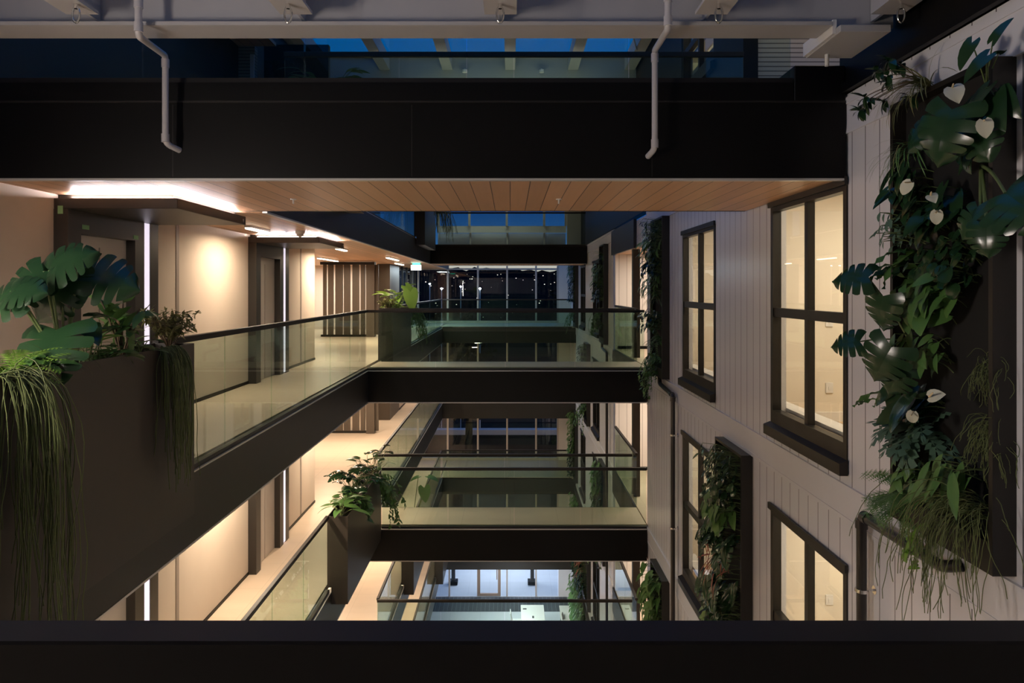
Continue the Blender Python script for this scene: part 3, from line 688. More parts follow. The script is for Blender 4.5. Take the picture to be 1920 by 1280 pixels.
balustrade(-2, (XG, 13.66), (XG, 16.7), 'glass balustrade of the second storey down, before its planter', 2)
balustrade(-2, (XG, 19.4), (XG, 26.2), 'glass balustrade of the second storey down, past its planter', 6)
balustrade(-2, (XG, 13.60), (XR-.1, 13.60), 'glass balustrade on the far side of the lowest bridge', 4)
balustrade(-2, (XL, 26.27), (XR-.16, 26.27), 'glass balustrade before the far window wall, second storey down', 4)
balustrade(-2, (XR, 13.66), (XR, 16.4), 'short glass balustrade at the right corridor mouth, second storey down', 2)
balustrade(-3, (XG, 13.66), (XG, 24.0), 'glass balustrade of the lowest gallery on the left', 8)
balustrade(1, (-4.0, 5.16), (2.12, 5.16), 'glass balustrade on the near side of the high bridge', 5, rail=True, zb=1.557)
balustrade(1, (-2.4, 7.26), (XR-.05, 7.26), 'glass balustrade on the far side of the high bridge', 4)
balustrade(1, (XG, 11.1), (XG, 18.9), 'glass balustrade of the upper left gallery beyond the high bridge', 6)
balustrade(1, (XL+.1, 22.36), (XR-.06, 22.36), 'glass balustrade of the far high bridge', 4)
# the rail right in front of the camera
t = thing('glass_balustrade', (0, .8, F(0)), 'near glass balustrade whose black handrail crosses the bottom of the picture', 'balustrade')
bx('handrail', XL, XR, .773, .827, -.475, -.40, M['rail_metal'], t, b=.003)
MB().box(-2.55, -.02, .79, .806, F(0)+.01, -.475).box(-.01, 2.5, .79, .806, F(0)+.01, -.475).build('glass_panel', M['balustrade_glass'], t)
# ------------------------------------------------------------------ outdoors at night
random.seed(5)
def ridge(y, z0, amp, lump, name, label, seed, x0=-140, x1=140, m='hill_dark'):
    rr = random.Random(seed); ph = [rr.uniform(0, 6.28) for _ in range(8)]; top = []
    n = 260; hh = 0
    for i in range(n+1):
        x = x0 + (x1-x0)*i/n
        h = z0 + amp*(.5*math.sin(x*.045+ph[0]) + .3*math.sin(x*.11+ph[1]) + .2*math.sin(x*.31+ph[2]))
        hh = hh*.55 + rr.uniform(-1, 1)*lump*.6; top.append((x, h+hh))
    b = MB(); vs = []; fs = []
    for (x, h) in top: vs += [V(x, y-40, -16), V(x, y-14, h*.2-8), V(x, y, h), V(x, y+30, -16)]
    for i in range(n):
        for j in range(3): fs.append((i*4+j, (i+1)*4+j, (i+1)*4+j+1, i*4+j+1))
    b.add(vs, fs); return b.build(name, M[m], None, label=label, kind='structure')
ridge(185, 5.0, 1.1, .9, 'hill', 'dark tree-covered hill on the night horizon', 3)
ridge(120, 1.0, .8, .35, 'hill', 'nearer dark hillside below the horizon', 8)
struct('ground', -160, 160, 38, 260, -16.2, -13.2, M['night_ground'], 'dark ground of the town outside')
gw = thing('garden_wall', (0, 45, -13.2), 'pale-topped dark garden wall outside the lower window walls', 'wall')
bx('wall_body', -9, 7.5, 45.05, 45.6, -13.2, -9.62, M['hill_dark'], gw); bx('coping', -9, 7.5, 45.0, 45.7, -9.62, -9.3, M['plaster_seam'], gw)
area('coping_fill', 0, 43.5, -8.0, 10, .3, 40, (1,.8,.5), (math.radians(35), 0, 0))  # unseen light added to pick out the coping
lights = MB(); rr = random.Random(11)
for i in range(190):
    y = rr.choice([70, 80, 95, 104]); x = rr.gauss(-6, 22)*y/100; z = -rr.random()**1.6*9*y/100 + 2.2*y/100
    s = rr.uniform(.018, .05)
    lights.box(x-s*rr.uniform(.7,1.8), x+s, y-s, y+s, z-s*.7, z+s*.7)
tag(lights.build('town_lights', M['city_light']), 'scatter of small lights over the dark town', 'lights', kind='stuff')
for (x, z, y, l) in ((-2.03, .02, 46, 'street lamp shining brightest beyond the middle mullion'), (-5.22, .02, 52, 'street lamp shining left of the pale reflected corridor'), (-4.34, .21, 60, 'thin tall street lamp between two brighter ones'), (-7.53, .475, 64, 'pair-headed street lamp at the left of the window view'), (-7.14, .506, 48, 'street lamp flaring behind the dark side glazing')):
    t = thing('street_lamp', (x, y, -13.2), l, 'lamp', 'street lamps outside')
    MB().cyl((x, y, -13.2), (x, y, z+.1), .035, 8).build('pole', M['mullion'], t)
    MB().box(x-.07, x+.07, y-.1, y+.1, z-.03, z+.035, .01).build('lamp_head', M['lamp_white'], t)
for (x, y, h, l) in ((7.4, 44, 4.0, 'dark slim tree outside the right panes'), (5.2, 52, 3.0, 'dark tree behind the slim one outside'), (-2.5, 40, -1.5, 'small palm-like tree outside the centre panes')):
    t = thing('tree', (x, y, -13.2), l, 'tree', 'trees outside in the dark'); rr = random.Random(int(x*10)); b = MB()
    MB().tube([V(x, y, -13.2), V(x+.1, y, (h-13)/2-.5), V(x, y, h-1)], [.3,.2,.08], 8).build('trunk', M['tree_dark'], t)
    for i in range(500):
        u = rr.random(); r = 2.0*math.sin(math.pi*min(1, .15+u*.85))*rr.random()**.5; a = rr.uniform(0, 6.28)
        p = V(x+r*math.cos(a), y+r*math.sin(a), h-6+u*6); d = Vector((rr.uniform(-1,1), rr.uniform(-1,1), rr.uniform(-1,1))).normalized()*.3; e = d.orthogonal().normalized()*.16
        b.add([p-d, p+e, p+d, p-e], [(0,1,2,3)])
    b.build('crown', M['tree_dark'], t)
# ------------------------------------------------------------------ planters
def planter(n, y0, y1, label):
    f = F(n); top = -.405 + ST*n; bot = -1.68 + ST*n
    t = thing('planter', (-2.48, (y0+y1)/2, bot), label, 'planter', 'dark metal planters on the gallery edges')
    m = MB().prism([(-2.66, f+.004), (-2.597, f+.004), (-2.597, bot), (-2.36, bot), (-2.36, top-.07), (-2.66, top-.07)], y0, y1, 'y')
    for (a, b, c, d) in ((-2.66,-2.648,y0,y1), (-2.372,-2.36,y0,y1), (-2.648,-2.372,y0,y0+.012), (-2.648,-2.372,y1-.012,y1)): m.box(a, b, c, d, top-.07, top)
    m.build('box', M['planter_metal'], t)
    bx('soil', -2.648, -2.372, y0+.012, y1-.012, top-.07, top-.05, M['soil'], t)
    return top-.05
planter(0, 2.3, 5.10, 'large dark planter in the left foreground')
planter(0, 13.75, 16.3, 'dark planter on the left just past the middle bridge')
planter(1, 18.9, 21.6, 'high dark planter beside the far high bridge')
planter(1, 8.4, 11.05, 'planter of the upper gallery seen through the high glass')
planter(-1, 9.92, 12.5, 'dark planter at the left end of the lower bridge')
planter(-2, 16.7, 19.4, 'dark planter of the second storey down, past the lowest bridge')
planter(-3, 24.0, 26.2, 'dark planter of the lowest gallery near the window wall')

# ------------------------------------------------------------------ leaves
PROF = {
 'heart': ([0,.07,.18,.38,.6,.8,.93,1], [.5,.88,1,.95,.74,.44,.2,.02], [.24,.22,.15,.08,.03,0,0,0], (-1,-.55,0,.55,1)),
 'lance': ([0,.1,.25,.45,.65,.85,1], [.06,.45,.85,1,.82,.42,.02], [0]*7, (-1,-.5,0,.5,1)),
 'oval':  ([0,.1,.3,.55,.8,.95,1], [.25,.7,1,1,.75,.35,.05], [0]*7, (-1,-.5,0,.5,1)),
 'strap': ([0,.15,.3,.45,.6,.75,.9,1], [.7,.95,1,.95,.85,.65,.4,.04], [0]*8, (-1,0,1)),
 'spathe': ([0,.12,.3,.5,.7,.88,1], [.42,.82,1,.95,.68,.32,.03], [.13,.11,.07,.03,0,0,0], (-1,-.55,0,.55,1)),
 'tiny':  ([0,.5,1], [.1,1,.05], [0]*3, (-1,0,1)),
}
def curve(base, d, up, L, droop, ts):
    d = Vector(d).normalized(); up = Vector(up)
    s = d.cross(up); s = s.normalized() if s.length > 1e-4 else d.orthogonal().normalized()
    n = s.cross(d).normalized()
    out = []; p = Vector(base); pt = 0; sub = 3
    for t in ts:
        for k in range(sub):
            tm = pt + (t-pt)*(k+.5)/sub; a = -droop*tm
            p = p + (d*math.cos(a) + n*math.sin(a))*(L*(t-pt)/sub)
        pt = t; a = -droop*t
        out.append((p.copy(), d*math.cos(a)+n*math.sin(a), n*math.cos(a)-d*math.sin(a)))
    return out, s
def leaf(mb, base, d, up, L, Wd, kind='heart', droop=.6, fold=.2, wave=0):
    if kind == 'monstera': return monstera(mb, base, d, up, L, Wd, droop, fold)
    ts, pr, bk, cols = PROF[kind]
    cv, s = curve(base, d, up, L, droop, ts); nc = len(cols); vs = []
    for i, (p, dd, nn) in enumerate(cv):
        for v in cols:
            h = abs(v)*Wd*.5*pr[i]
            vs.append(p + s*(v*Wd*.5*pr[i]) + nn*(h*fold - h*h/Wd*fold*1.4) - dd*(bk[i]*L*abs(v)) + nn*(wave*Wd*math.sin(i*2.6+v*2)*abs(v)))
    fs = [(i*nc+k, i*nc+k+1, (i+1)*nc+k+1, (i+1)*nc+k) for i in range(len(ts)-1) for k in range(nc-1)]
    mb.add(vs, fs, True)
MW = ((0,.78), (.08,.97), (.2,1), (.4,.95), (.6,.78), (.78,.54), (.9,.3), (1,.03))
def mwidth(t):
    for (a, wa), (b, wb) in zip(MW[:-1], MW[1:]):
        if t <= b: return wa + (wb-wa)*(max(t, a)-a)/(b-a)
    return .03
def monstera(mb, base, d, up, L, Wd, droop, fold):
    # heart-shaped blade cut into fingers by narrow slits that open towards the margin
    tb = [0,.19,.36,.53,.70,1]
    fine = [i/24 for i in range(25)]; cv, s = curve(base, d, up, L, droop, fine)
    def P(t, v, sg):
        wv = mwidth(t); bk = (-.24*v*(1-t/.4) if t < .4 else 0) + .10*v*v*min(1, t*2)*(1-t)
        x = max(0, min(.9999, t))*24; i = int(x); u = x-i
        p = cv[i][0].lerp(cv[i+1][0], u); dd = cv[i][1]; nn = cv[i][2]; h = v*Wd*.5*wv
        return p + s*(sg*h) + nn*(h*fold - h*h/Wd*fold*1.6 - v*v*.09*Wd) + dd*(bk*L)
    V_ = (0, .25, .45, .70, .90, 1.0)
    for sg in (-1, 1):
        for i in range(5):
            a, b = tb[i], tb[i+1]; vs = []
            for v in V_:
                g0 = max(0, (v-.40)/.6)*.030*(0 if i == 0 else 1); g1 = max(0, (v-.40)/.6)*.030*(0 if i == 4 else 1)
                for c in range(4):
                    t = (a+g0) + (b-g1-a-g0)*c/3
                    vs.append(P(t, v*(.955 if v == 1.0 and c in (0, 3) else 1), sg))
            fs = [(q*4+c, q*4+c+1, (q+1)*4+c+1, (q+1)*4+c) for q in range(len(V_)-1) for c in range(3)]
            mb.add(vs, fs, True)
def frond(mb, base, d, up, L, Wd, droop=.9, n=14, lacy=False, fat=.38):
    ts = [(i+1)/n for i in range(n)]; cv, s = curve(base, d, up, L, droop, ts); pp = Vector(base)
    for i, (p, dd, nn) in enumerate(cv):
        mb.add([pp-s*.0025, pp+s*.0025, p+s*.0018, p-s*.0018], [(0,1,2,3)]); pp = p
        w = Wd*.5*math.sin(math.pi*min(1, .18+.8*(1-ts[i])**.9))*(1 if i < n-1 else .3) + .004
        for sg in (-1, 1):
            ax = (s*sg + dd*.45 - nn*.15).normalized(); f = L/n*fat
            if not lacy:
                a = p; e = p + ax*w; mdl = p + ax*w*.45
                mb.add([a, mdl+dd*f*.9, e, mdl-dd*f*.9], [(0,1,2,3)])
            else:
                for j in range(5):
                    q = p + ax*w*(j+.6)/5; r = w*.34*(1-j/6)
                    for s2 in (-1, 1):
                        e = q + (dd*s2 + ax*.6).normalized()*r; o = ax*r*.28
                        mb.add([q-o, e-o*.2, q+o*1.2], [(0,1,2)])
def stem(mb, a, b, r=.004, sag=0, n=5, k=5):
    a = Vector(a); b = Vector(b); pts = []
    for i in range(k+1):
        u = i/k; p = a.lerp(b, u); p.z += sag*math.sin(math.pi*u); pts.append(p)
    mb.tube(pts, [r*(1.15-.35*i/k) for i in range(k+1)], n, False)
def strand(mb, base, d, L, r, rr, wig=.25, n=14, sides=3, grav=.28):
    p = Vector(base); d = Vector(d).normalized(); pts = [p.copy()]; st = L/n
    for i in range(n):
        d = (d + Vector((rr.gauss(0, wig), rr.gauss(0, wig), rr.gauss(0, wig*.6)))*.35 + Vector((0,0,-grav))).normalized()
        p = p + d*st; pts.append(p.copy())
    mb.tube(pts, r, sides, False, True); return pts
def plant(name, loc, label, cat, parts, group=None):
    t = thing(name, loc, label, cat, group)
    for (nm, mb, m) in parts: mb.build(nm, M[m], t)
    return t
def spathe(t, p, d, up, L=.11, m='flower_white'):
    b = MB(); leaf(b, p, d, up, L, L*.82, 'spathe', .9, .55); f = b.build('flower', M[m], t)
    u = Vector(up).normalized(); dd = Vector(d).normalized()
    MB().tube([Vector(p)+u*.004, Vector(p)+u*.03+dd*.02, Vector(p)+u*.055+dd*.035], [.005,.005,.003], 6).build('spadix', M['spadix'], f)
# rosette growing up out of a planter
def rosette(name, loc, label, n, sl, ll, wr, kind, m, seed, spread=1.0, droop=.7, cat='plant', sm='stem_green', group=None, jit=.03, r=.004, tilt=.9, wall=None):
    rr = random.Random(seed); lv = MB(); sb = MB(); o = V(*loc)
    for i in range(n):
        az = rr.uniform(0, 2*math.pi); po = spread*rr.random()**.6
        dr = Vector((math.sin(po)*math.cos(az), math.sin(po)*math.sin(az), math.cos(po)))
        if wall: dr = (Vector((-abs(dr.z), dr.x, dr.y)) + Vector((0,0,wall))).normalized()
        a = o + Vector((rr.uniform(-jit, jit), rr.uniform(-jit, jit), 0)); s_ = sl*rr.uniform(.45, 1); b = a + dr*s_
        stem(sb, a, b, r, s_*.08)
        out = Vector((dr.x, dr.y, 0)); out = out.normalized() if out.length > .05 else Vector((math.cos(az), math.sin(az), 0))
        d = (out*tilt + dr*.5 + Vector((0,0,rr.uniform(-.35,.25)))).normalized()
        l = ll*rr.uniform(.7, 1.1); leaf(lv, b, d, Vector((0,0,1)) + (Vector((-.8,0,0)) if wall else Vector((rr.uniform(-.3,.3), rr.uniform(-.3,.3), 0))), l, l*wr, kind, droop*rr.uniform(.6,1.3), .22)
    return plant(name, loc, label, cat, [('foliage', lv, m), ('stems', sb, sm)], group)
# many leaves spread over a patch of wall or of a planter side
def patch(name, loc, label, dy, dz, n, ll, wr, kind, m, seed, out=.14, droop=.6, hang=.8, cat='plant', sm='stem_green', group=None, wave=0):
    rr = random.Random(seed); lv = MB(); sb = MB(); o = V(*loc)
    for i in range(n):
        a = o + Vector((0, rr.uniform(-dy, dy)*.8, rr.uniform(-dz, dz)*.8)); q = out*rr.uniform(.25, 1)
        b = a + Vector((-q, rr.uniform(-.05, .05), rr.uniform(-.02, .07)))
        stem(sb, a, b, .003, .01, 4, 3)
        d = Vector((-.45+rr.uniform(-.3,.25), rr.gauss(0,.45), -hang+rr.uniform(-.2,.5))).normalized()
        l = ll*rr.uniform(.7, 1.15); leaf(lv, b, d, Vector((-1, rr.uniform(-.3,.3), .55)), l, l*wr*rr.uniform(.9,1.1), kind, droop*rr.uniform(.4,1.4), .25, wave)
    return plant(name, loc, label, cat, [('foliage', lv, m), ('stems', sb, sm)], group)
def ferny(name, loc, label, n, L, Wd, m, seed, nrm=(-1,0,0), spread=1.0, droop=1.2, lacy=False, np_=14, cat='fern', group=None, up=.25, fat=.38):
    rr = random.Random(seed); lv = MB(); o = V(*loc); nr = Vector(nrm)
    for i in range(n):
        d = (nr + Vector((rr.gauss(0,.45), rr.gauss(0,.6), rr.gauss(0,.45)))*spread + Vector((0,0,up))).normalized()
        if nr.x < -.5 and d.x > -.15: d.x = -.15
        frond(lv, o + Vector((0, rr.uniform(-.05,.05), rr.uniform(-.05,.05))), d, Vector((nr.x*.6, nr.y*.6, 1)), L*rr.uniform(.65,1.1), Wd*rr.uniform(.8,1.1), droop*rr.uniform(.6,1.3), np_, lacy, fat)
    t = thing(name, loc, label, cat, group); lv.build('fronds', M[m], t); return t
def grassy(name, loc, label, n, L, Wd, m, seed, nrm=(-1,0,0), droop=2.0, cat='plant', group=None, spread=.8, m2=None):
    rr = random.Random(seed); lv = MB(); o = V(*loc); nr = Vector(nrm); l2 = MB()
    for i in range(n):
        d = (nr + Vector((rr.gauss(0,.35), rr.gauss(0,.6), rr.gauss(0,.4)))*spread + Vector((0,0,.5))).normalized()
        leaf(l2 if m2 and i % 3 == 0 else lv, o + Vector((0, rr.uniform(-.03,.03), rr.uniform(-.03,.03))), d, Vector((nr.x*.5, nr.y*.5, 1)), L*rr.uniform(.55,1.1), Wd, 'strap', droop*rr.uniform(.7,1.2), .3)
    t = thing(name, loc, label, cat, group); lv.build('blades', M[m], t)
    if m2: l2.build('pale_blades', M[m2], t)
    return t
def trailer(name, loc, label, n, L, r, seed, spread=(.03,.15,.02), d0=(.4,0,.3), cat='trailing plant', m='strand_green', leaves=None, lm='leaf_mid', group=None, sides=3, wig=.25, grav=.28, fan=.35):
    rr = random.Random(seed); sb = MB(); lv = MB(); o = V(*loc)
    for i in range(n):
        a = o + Vector((rr.uniform(-1,1)*spread[0], rr.uniform(-1,1)*spread[1], rr.uniform(-1,1)*spread[2]))
        pts = strand(sb, a, Vector(d0)+Vector((rr.gauss(0,fan*.6), rr.gauss(0,fan), rr.gauss(0,fan*.6))), L*rr.uniform(.35,1.0), r, rr, wig, 16, sides, grav)
        if leaves:
            for p in pts[1:]:
                for q in range(leaves[1] if len(leaves) > 1 else 1):
                    d = Vector((d0[0]*.8+rr.gauss(0,.5), rr.gauss(0,.7), -.5+rr.gauss(0,.4))).normalized(); l = leaves[0]*rr.uniform(.6,1.15)
                    leaf(lv, p, d, Vector((d0[0], 0, .6)), l, l*(leaves[2] if len(leaves) > 2 else .75), 'heart' if l > .035 else 'tiny', .5, .2)
    return plant(name, loc, label, cat, [('strands', sb, m)] + ([('foliage', lv, lm)] if leaves else []), group)
def bush(name, loc, label, h, rad, nst, ll, wr, m, seed, kind='lance', per=16, cat='plant', sm='stem_brown', lean=(0,0), group=None, nrm=(0,0,1), r=.004):
    rr = random.Random(seed); sb = MB(); lv = MB(); o = V(*loc); nr = Vector(nrm)
    for i in range(nst):
        az = rr.uniform(0, 6.28); q = rad*rr.random()**.5
        tan = nr.orthogonal().normalized(); bi = nr.cross(tan)
        tip = o + nr*h*rr.uniform(.55,1) + tan*q*math.cos(az) + bi*q*math.sin(az) + Vector((lean[0], lean[1], 0))
        mid = o.lerp(tip, .5) + nr*h*.1; pts = [o, o.lerp(mid,.6), mid, mid.lerp(tip,.5)+Vector((0,0,.01)), tip]
        sb.tube(pts, [r*1.2, r, r*.9, r*.7, r*.4], 5, False)
        for j in range(per):
            u = rr.uniform(.35, 1); k = min(3, int(u*4)); p = pts[k].lerp(pts[k+1], u*4-k)
            d = Vector((rr.gauss(0,1), rr.gauss(0,1), rr.gauss(.1,.6)))
            if nr.x < -.5: d.x = -abs(d.x)
            l = ll*rr.uniform(.6,1.15); leaf(lv, p, d, Vector((rr.gauss(0,.3), rr.gauss(0,.3), 1)), l, l*wr, kind, .6, .25)
    return plant(name, loc, label, cat, [('foliage', lv, m), ('stems', sb, sm)], group)
def explicit(name, loc, label, items, m, cat='plant', sm='stem_green', r=.006, kind='monstera', droop=.7, fold=.15, wr=.95, group=None):
    # items: (tip-of-stem point, leaf direction, leaf length[, up])
    lv = MB(); sb = MB(); o = V(*loc); sep_ = []
    for it in items:
        p = V(*it[0]); b_ = sb if len(items) > 4 else MB(); stem(b_, o, p, r, .04*(p-o).length, 6, 7); sep_.append(b_)
        leaf(lv, p, Vector(it[1]), Vector(it[3]) if len(it) > 3 else Vector((0,0,1)), it[2], it[2]*wr*(1.18 if kind == 'monstera' else 1), kind, droop, fold)
    return plant(name, loc, label, cat, [('foliage', lv, m)] + ([('stems', sb, sm)] if len(items) > 4 else [('stem', b_, sm) for b_ in sep_]), group)

# ------------------------------------------------------------------ foreground planter (soil at -.455)
sz = -.455
UPC = (.1, -.8, .62)
explicit('monstera', (-2.5, 3.816, -0.210)[:2] + (sz,), 'big split-leaf monstera standing tall in the foreground planter',
  [((-2.55, 3.732, 0.098), (-.25,-.25,-.35), .27, UPC), ((-2.52, 3.731, 0.103), (.75,-.1,.45), .28, UPC), ((-2.46, 3.914, 0.090), (.95,-.1,-.12), .34, UPC), ((-2.46, 3.885, 0.102), (-.1,.1,-.9), .16, UPC),
   ((-2.5, 3.816, 0.052), (-.55,-.2,-.85), .30, (.2,-.9,.3)), ((-2.58, 3.580, -0.029), (-.85,-.1,-.25), .26, UPC), ((-2.6, 3.554, -0.010), (.8,-.2,.1), .2, UPC), ((-2.46, 3.702, -0.221), (.1,-.5,-.6), .36, (0,-.75,.66))], 'leaf_dark', r=.007, droop=.55, fold=.10)
bush('philodendron', (-2.5, 4.393, -0.338)[:2] + (sz,), 'tall leafy philodendron with woody stems in the middle of the foreground planter', .44, .22, 8, .18, .40, 'leaf_mid', 3, per=6, r=.006)
bush('nandina', (-2.5, 5.012, -0.386)[:2] + (sz,), 'fine-leaved shrub at the far end of the foreground planter', .32, .20, 34, .055, .36, 'leaf_olive', 4, per=24, r=.0022)
ferny('fern', (-2.5, 3.446, -0.319)[:2] + (sz,), 'bright green fern at the near left end of the foreground planter', 22, .30, .11, 'leaf_bright', 5, nrm=(.1,-.1,.9), spread=1.0, droop=1.3)
rosette('pothos', (-2.46, 3.520, -0.304)[:2] + (sz,), 'low leafy plant just under the big monstera', 18, .14, .10, .7, 'heart', 'leaf_mid', 7, 1.2, .8)
rosette('peace_lily', (-2.48, 4.046, -0.359)[:2] + (sz,), 'low broad-leaved plant right of the big monstera', 12, .20, .17, .42, 'lance', 'leaf_bright', 8, .95, .9)
rosette('pothos', (-2.45, 4.173, -0.370)[:2] + (sz,), 'low plant at the foot of the tall philodendron', 22, .13, .10, .7, 'heart', 'leaf_mid', 9, 1.25, .8)
rosette('pothos', (-2.46, 4.489, -0.387)[:2] + (sz,), 'low plant between the tall philodendron and the fine shrub', 22, .15, .12, .62, 'heart', 'leaf_mid', 10, 1.25, .8)
rosette('monstera', (-2.5, 4.018, -0.309)[:2] + (sz,), 'young glossy plant with one wide leaf above the low plants', 3, .34, .24, .6, 'heart', 'leaf_dark', 21, .35, 1.1)
trailer('rhipsalis', (-2.352, 4.715, -0.418)[:2] + (-.40,), 'thick curtain of green strands hanging over the right end of the foreground planter', 90, 1.0, .0028, 11, (.008,.12,.01), (.12,0,.1), fan=.10, grav=.9, wig=.30)
trailer('rhipsalis', (-2.352, 3.249, -0.402)[:2] + (-.40,), 'long curtain of thin green strands hanging at the left edge of the picture', 95, 1.6, .0028, 12, (.008,.11,.01), (.12,0,.1), fan=.12, grav=.8, wig=.32)
grassy('spider_plant', (-2.42, 3.617, -0.420)[:2] + (sz+.02,), 'loose arching stalks over the rim of the foreground planter', 14, .34, .007, 'strand_green', 13, (.5,-.1,.6), 2.2)

# ------------------------------------------------------------------ planter at the lower bridge (soil at -3.355)
s1 = -3.355
rosette('peace_lily', (-2.5, 10.12, s1), 'broad-leaved plant at the near end of the lower planter', 13, .26, .34, .42, 'lance', 'leaf_mid', 31, .95, .8, r=.006)
rosette('monstera', (-2.5, 10.95, s1), 'dense split-leaf plant in the middle of the lower planter', 26, .52, .24, .9, 'monstera', 'leaf_dark', 32, .75, .8)
rosette('pothos', (-2.48, 10.55, s1), 'bushy heart-leaved plant between the two large plants of the lower planter', 40, .26, .12, .75, 'heart', 'leaf_mid', 33, 1.25, .8, jit=.08)
rosette('philodendron', (-2.46, 11.75, s1), 'upright leafy plant at the bridge end of the lower planter', 34, .52, .17, .6, 'heart', 'leaf_mid', 34, .7, .8, jit=.1)
trailer('pothos', (-2.36, 12.0, s1+.05), 'leafy vine hanging down the far end of the lower planter', 16, 1.0, .004, 35, (.02,.25,.01), (.5,0,.2), leaves=(.09,1,.8), fan=.2)
trailer('pothos', (-2.36, 10.75, s1+.05), 'short leafy vine hanging over the middle of the lower planter', 8, .42, .004, 36, (.02,.2,.01), (.5,0,.2), leaves=(.10,1,.8), fan=.2)
rosette('monstera', (-2.4, 12.3, s1), 'single sprig of split leaves leaning over the lower bridge rail', 7, .55, .17, .9, 'monstera', 'leaf_dark', 38, .4, .8)
# ------------------------------------------------------------------ planter past the middle bridge (soil at -.455)
rosette('philodendron', (-2.5, 15.0, sz), 'brightly lit philodendron with large pale leaves past the middle bridge', 20, .55, .30, .7, 'heart', 'leaf_bright', 41, .75, .8, r=.007)
explicit('elephant_ear', (-2.42, 14.6, sz), 'big yellow-green leaf facing the camera past the middle bridge',
  [((-2.12, 14.5, -.06), (.15,-.3,-.95), .42, (.1,-1,.3)), ((-2.25, 14.7, .06), (.6,-.2,-.5), .3, (.3,-.7,.5))], 'leaf_bright', kind='heart', droop=.5, wr=.75)
bush('shrub', (-2.52, 14.15, sz), 'fine yellowish shrub at the near end of the planter past the middle bridge', .30, .28, 26, .06, .45, 'leaf_olive', 42, per=14, r=.003)
rosette('pothos', (-2.48, 14.5, sz), 'low green plant filling the planter past the middle bridge', 50, .24, .10, .6, 'heart', 'leaf_bright', 43, 1.25, .8, jit=.12)
trailer('ivy', (-2.34, 15.3, sz+.05), 'green ivy curtain hanging from the planter past the middle bridge', 46, 1.15, .004, 44, (.02,.55,.01), (.5,0,.2), leaves=(.05,1,.8), fan=.15)
# ------------------------------------------------------------------ upper planters
s3 = -.455 + ST
rosette('philodendron', (-2.5, 9.3, s3), 'green plant behind the high glass at upper left', 26, .62, .28, .45, 'lance', 'leaf_mid', 51, .8, .9)
ferny('fern', (-2.46, 10.2, s3), 'fern behind the high glass right of the upper plant', 22, .75, .2, 'leaf_mid', 52, nrm=(.2,0,.9), droop=1.2)
trailer('rhipsalis', (-2.34, 19.6, s3+.05), 'olive strands hanging beside the far high bridge', 70, 1.55, .006, 53, (.02,.55,.01), (.25,0,.2), leaves=(.03,1,.5), lm='strand_green', fan=.12)
# ------------------------------------------------------------------ second storey down
s2 = -.455 - 2*ST
explicit('philodendron', (-2.48, 17.1, s2), 'lone green heart-leaved plant seen through the lower bridge glass',
  [((-2.14, 17.0, -4.95), (.15,-.5,-.8), .36, (.1,-1,.4)), ((-2.30, 17.1, -4.70), (-.6,-.4,-.1), .24), ((-2.05, 17.2, -4.72), (.7,-.3,-.1), .30)], 'leaf_mid', kind='heart', droop=.5, wr=.85, r=.01)

# ------------------------------------------------------------------ green walls on the right
XP = XR-.035
def green_frame(n, y0, label, full=True, ln=.92):
    z0, z1 = -1.436+ST*n, 1.162+ST*n; x0 = XR-.12
    t = thing('planting_frame', (XR, y0+ln/2, z0), label, 'planting frame', 'black frames of the green walls')
    bx('back_panel', XR-.035, XR-.002, y0+.03, y0+ln-.03, z0+.03, z1-.03, M['felt_black'], t)
    m = MB().box(x0, XR, y0, y0+.03, z0, z1).box(x0, XR, y0+ln-.03, y0+ln, z0, z1).box(x0, XR, y0+.03, y0+ln-.03, z0, z0+.16).box(x0, XR, y0+.03, y0+ln-.03, z1-.03, z1)
    m.build('frame', M['window_metal'], t)
    return y0+ln/2, z0, z1
green_frame(0, 3.41, 'black frame of the nearest green wall at the right edge')
g = 'plants of the nearest green wall'
# from top to bottom
t = explicit('anthurium', (2.48, 3.553, 1.045), 'long-stemmed anthurium at the top of the nearest green wall',
  [((2.3, 3.402, 1.226), (-.4,.2,-.7), .14, (-.7,-.5,.5)), ((2.3, 3.295, 1.124), (-.5,.3,-.45), .15, (-.6,-.5,.6)), ((2.32, 3.280, 1.195), (.1,-.5,.65), .12, (-.8,-.2,.3)), ((2.35, 3.286, 1.133), (-.2,-.6,.1), .09), ((2.36, 3.325, 0.939), (-.3,-.4,-.75), .21, (-.9,-.2,.3)), ((2.34, 3.352, 0.986), (-.5,.2,-.6), .2, (-.9,0,.3)), ((2.38, 3.299, 0.945), (-.1,-.5,-.7), .17, (-.9,-.2,.3))], 'leaf_dark', kind='heart', wr=.6, r=.004, group=g)
for (p, d, L) in (((2.22, 3.426, 1.010), (-.2,-.6,-.5), .11), ((2.28, 3.285, 0.810), (-.1,-.3,-.8), .09), ((2.24, 3.494, 0.736), (-.1,0,-.9), .075)):
    spathe(t, V(*p), d, (-.6,-.8,.4), L)
def schef(loc, label, seed):
    rr = random.Random(seed); lv = MB(); sb = MB(); o = V(*loc)
    for i in range(13):
        b = o + Vector((-rr.uniform(.08,.30), rr.uniform(-.12,.30), rr.uniform(-.18,.16))); stem(sb, o, b, .003, .02)
        for j in range(7):
            a = j/7*6.28+rr.random(); d = Vector((-.25+.3*math.cos(a)*-1, math.sin(a), math.cos(a)*.7-.25)); l = rr.uniform(.07,.10)
            leaf(lv, b, d, (-.5,-.3,.9), l, l*.38, 'lance', .7, .2)
    plant('schefflera', loc, label, 'plant', [('foliage', lv, 'leaf_dark'), ('stems', sb, 'stem_brown')], g)
schef((2.48, 4.147, 1.268), 'umbrella-leaved plant reaching left at the top of the nearest green wall', 61)
